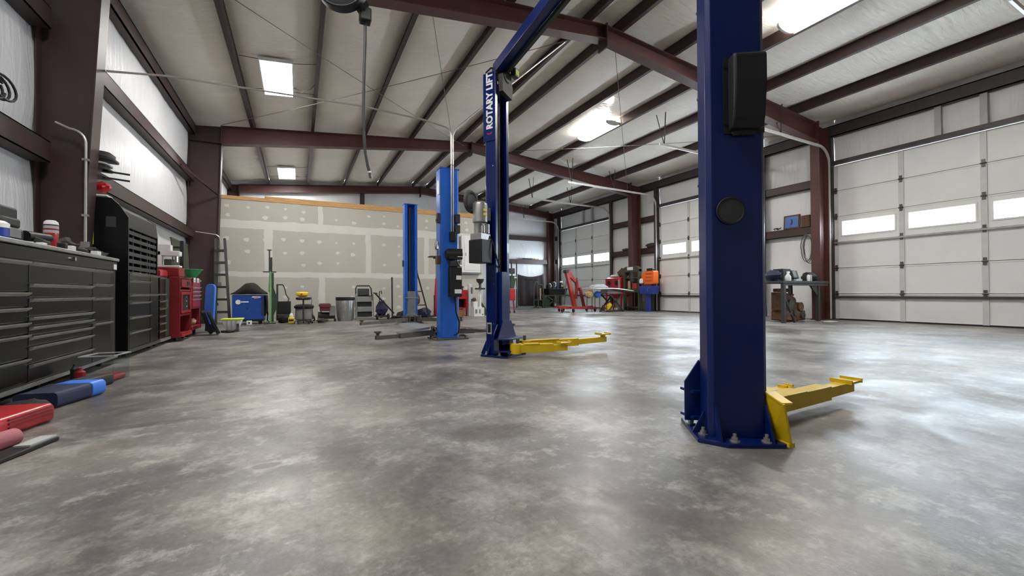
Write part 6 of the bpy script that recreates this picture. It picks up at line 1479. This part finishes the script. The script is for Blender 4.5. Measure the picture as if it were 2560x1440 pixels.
b = MB(); b.blob((9.3, 5.75, TB + 0.1), (0.14, 0.16, 0.14), 14, 9, 0.5, 130, TB); tag(b.build('soft_bag', 'blue_navy', origin=(9.3, 5.75, TB)), 'dark navy soft bag at the left end of the workbench', 'bag')
bt = thing('spray_bottle', 'white spray bottle on the workbench beside the black box', 'bottle', (9.56, 5.6, TB))
b = MB(); b.lathe((9.56, 5.6, TB), [(0.055, 0), (0.06, 0.015), (0.06, 0.10), (0.025, 0.15), (0.02, 0.17)], 14); b.build('body', 'white', bt)
b = MB(); b.box(9.53, 9.61, 5.585, 5.615, TB + 0.17, TB + 0.21); b.build('trigger', 'white', bt, bevel=0.006)
b = MB(); b.box(9.64, 9.92, 5.75, 5.98, TB, TB + 0.28); tag(b.build('black_speaker_box', 'black', origin=(9.78, 5.86, TB), bevel=0.008), 'tall black box in the middle of the workbench', 'box')
mn = thing('small_monitor', 'small tilted grey-screened monitor on the workbench', 'monitor', (10.12, 5.75, TB))
MX = rotm((10.12, 5.78, TB + 0.06), rx=-0.25, rz=0.25)
b = MB(MX); b.box(-0.19, 0.19, -0.04, 0.04, 0.0, 0.19); b.build('case', 'charcoal', mn, bevel=0.01)
b = MB(MX); b.box(-0.165, 0.06, -0.044, -0.0405, 0.03, 0.17); b.build('screen', 'grey', mn, smooth=0)
b = MB(); b.box(10.0, 10.24, 5.68, 5.9, TB, TB + 0.05); b.build('foot', 'grey_light', mn, bevel=0.006)
for i, x in enumerate((10.36, 10.45)):
    b = MB(); b.lathe((x, 5.62, TB), [(0.025, 0), (0.028, 0.01), (0.028, 0.12), (0.015, 0.15)], 12); tag(b.build('small_can', 'grey_light' if i else 'white', origin=(x, 5.62, TB)), ('white' if i == 0 else 'pale grey') + ' slim can right of the small monitor', 'can')
b = MB(); b.blob((10.66, 5.75, TB + 0.09), (0.17, 0.16, 0.12), 16, 9, 0.35, 140, TB); tag(b.build('black_backpack', 'black_matte', origin=(10.66, 5.75, TB)), 'black slumped bag at the right end of the workbench', 'bag')
sg = thing('blue_picture', 'small dark-framed blue picture standing on the wall girt', 'picture', (GR + 0.02, 6.55, ZR1 + 0.11))
MX = rotm((GR + 0.03, 6.55, ZR1 + 0.1005), rz=0.0, ry=0.08)
b = MB(MX); b.box(0, 0.03, -0.2, 0.2, 0, 0.36); b.build('frame', 'brown', sg, smooth=0, bevel=0.003)
b = MB(MX); b.box(-0.004, -0.0005, -0.16, 0.16, 0.04, 0.32); pn = b.build('print', 'screen_blue', sg, smooth=0)
b = MB(MX); b.prism([(0.03, 0.10), (-0.02, 0.12), (-0.03, 0.19), (-0.01, 0.25), (0.02, 0.26), (0.0, 0.19)], -0.007, -0.0045, 'x'); b.build('dark_motif', 'blue_navy', pn, smooth=0)
b = MB(); b.box(GR + 0.02, GR + 0.12, 6.10, 6.30, ZR1 + 0.1005, ZR1 + 0.40); tag(b.build('brown_box', 'brown', origin=(GR + 0.07, 6.2, ZR1 + 0.1005), bevel=0.006), 'small brown box on the wall girt right of the blue picture', 'box')
b = MB(); b.tube([(GR + 0.06, 6.98 - 0.012 * k + 0.06 * math.sin(k * 1.3), ZR1 + 0.125 + 0.05 * abs(math.sin(k * 0.9))) for k in range(12)], 0.012, 6); tag(b.build('cord_loop', 'charcoal', origin=(GR + 0.06, 6.9, ZR1 + 0.113)), 'small loop of dark cord on the girt left of the blue picture', 'cord')
hc = thing('coiled_air_hose', 'pale thin hose hung in long loops from the wall girt above the workbench', 'hose', (GR - 0.03, 6.12, 2.05))
for k in range(5):
    yc = 6.12 + 0.015 * (k - 2); hw_ = 0.13 + 0.02 * math.sin(k * 2.3); zl = 1.36 + 0.10 * abs(math.sin(k * 1.7))
    pts = [(GR - 0.02 - 0.008 * k, yc + hw_ * math.cos(t) * (1 if math.sin(t) > 0 else 0.9), (2.08 + zl) / 2 + (2.08 - zl) / 2 * math.sin(t)) for t in [math.pi / 2 + 2 * math.pi * j / 26 for j in range(27)]]
    b = MB(); b.tube(pts, 0.009, 6); b.build('loop', 'grey_light' if k % 2 else 'cable_grey', hc)
b = MB(); b.beam((GR + 0.005, 6.12, 2.10), (GR - 0.07, 6.12, 2.10), 0.02, 0.02); b.build('hook', 'charcoal', hc, smooth=0)
b = MB(rotm((10.45, 5.22, 0.001), rz=0.1)); b.box(-0.15, 0.15, -0.08, 0.08, 0, 0.012); tag(b.build('white_sheet', 'white', origin=(10.45, 5.22, 0.001), smooth=0), 'white flat card on the floor in front of the workbench', 'card')

# ================================================================ HOSE REEL
rl = thing('hose_reel', 'black retractable hose reel hung from the roof with its hose dangling', 'hose reel', (0.42, 4.0, 3.5))
RC = Vector((0.335, 3.95, 3.36)); ax_ = Vector((0.35, 0.94, 0.0)).normalized()
b = MB(); b.cyl(RC - ax_ * 0.05, RC + ax_ * 0.05, 0.215, 0.215, 30); dk = b.build('drum', 'black', rl, bevel=0.012)
for s in (-1, 1):
    b = MB(); b.cyl(RC + ax_ * 0.05 * s, RC + ax_ * 0.075 * s, 0.20, 0.15, 30); ds = b.build('side_disc', 'black', dk)
    b = MB(); sd = ax_.cross(Vector((0, 0, 1)))
    b.tube([RC + ax_ * 0.078 * s + (sd * math.cos(a) + Vector((0, 0, 1)) * math.sin(a)) * 0.11 for a in [2 * math.pi * k / 26 for k in range(27)]], 0.008, 6); b.build('rim_ring', 'charcoal', ds)
    b = MB(); b.cyl(RC + ax_ * 0.074 * s, RC + ax_ * 0.085 * s, 0.055, n=16); b.build('hub', 'charcoal', ds)
HX = Vector((0.535, 3.98, 3.17))
b = MB(); b.beam(RC + Vector((0.14, 0.0, -0.1)), HX + Vector((0, 0, 0.05)), 0.09, 0.1); b.box(HX.x - 0.05, HX.x + 0.05, HX.y - 0.05, HX.y + 0.05, HX.z - 0.06, HX.z + 0.06); b.build('outlet_arm', 'black', rl, bevel=0.012)
b = MB(); b.beam(RC, (RC.x, RC.y, ztop(RC.x) + 0.0), 0.05, 0.03, (0, 1, 0)); b.box(RC.x - 0.06, RC.x + 0.06, RC.y - 0.09, RC.y + 0.09, ztop(RC.x) - 0.02, ztop(RC.x) - 0.001); b.build('mount', 'charcoal', rl, smooth=0)
b = MB(); b.tube([HX - Vector((0, 0, 0.05)), (0.535, 3.98, 2.95), (0.525, 3.98, 2.65), (0.52, 3.98, 2.35), (0.522, 3.98, 2.1), (0.535, 3.98, 1.93), (0.556, 3.98, 1.82), (0.568, 3.98, 1.775)], 0.013, 8); hs = b.build('hose', 'charcoal', rl)
b = MB(); b.cyl((0.568, 3.98, 1.775), (0.571, 3.98, 1.762), 0.016, n=10); b.build('ferrule', 'white', hs)
b = MB(); b.cyl((0.571, 3.98, 1.762), (0.578, 3.98, 1.715), 0.012, n=10); b.build('coupler', 'galv_dark', hs)
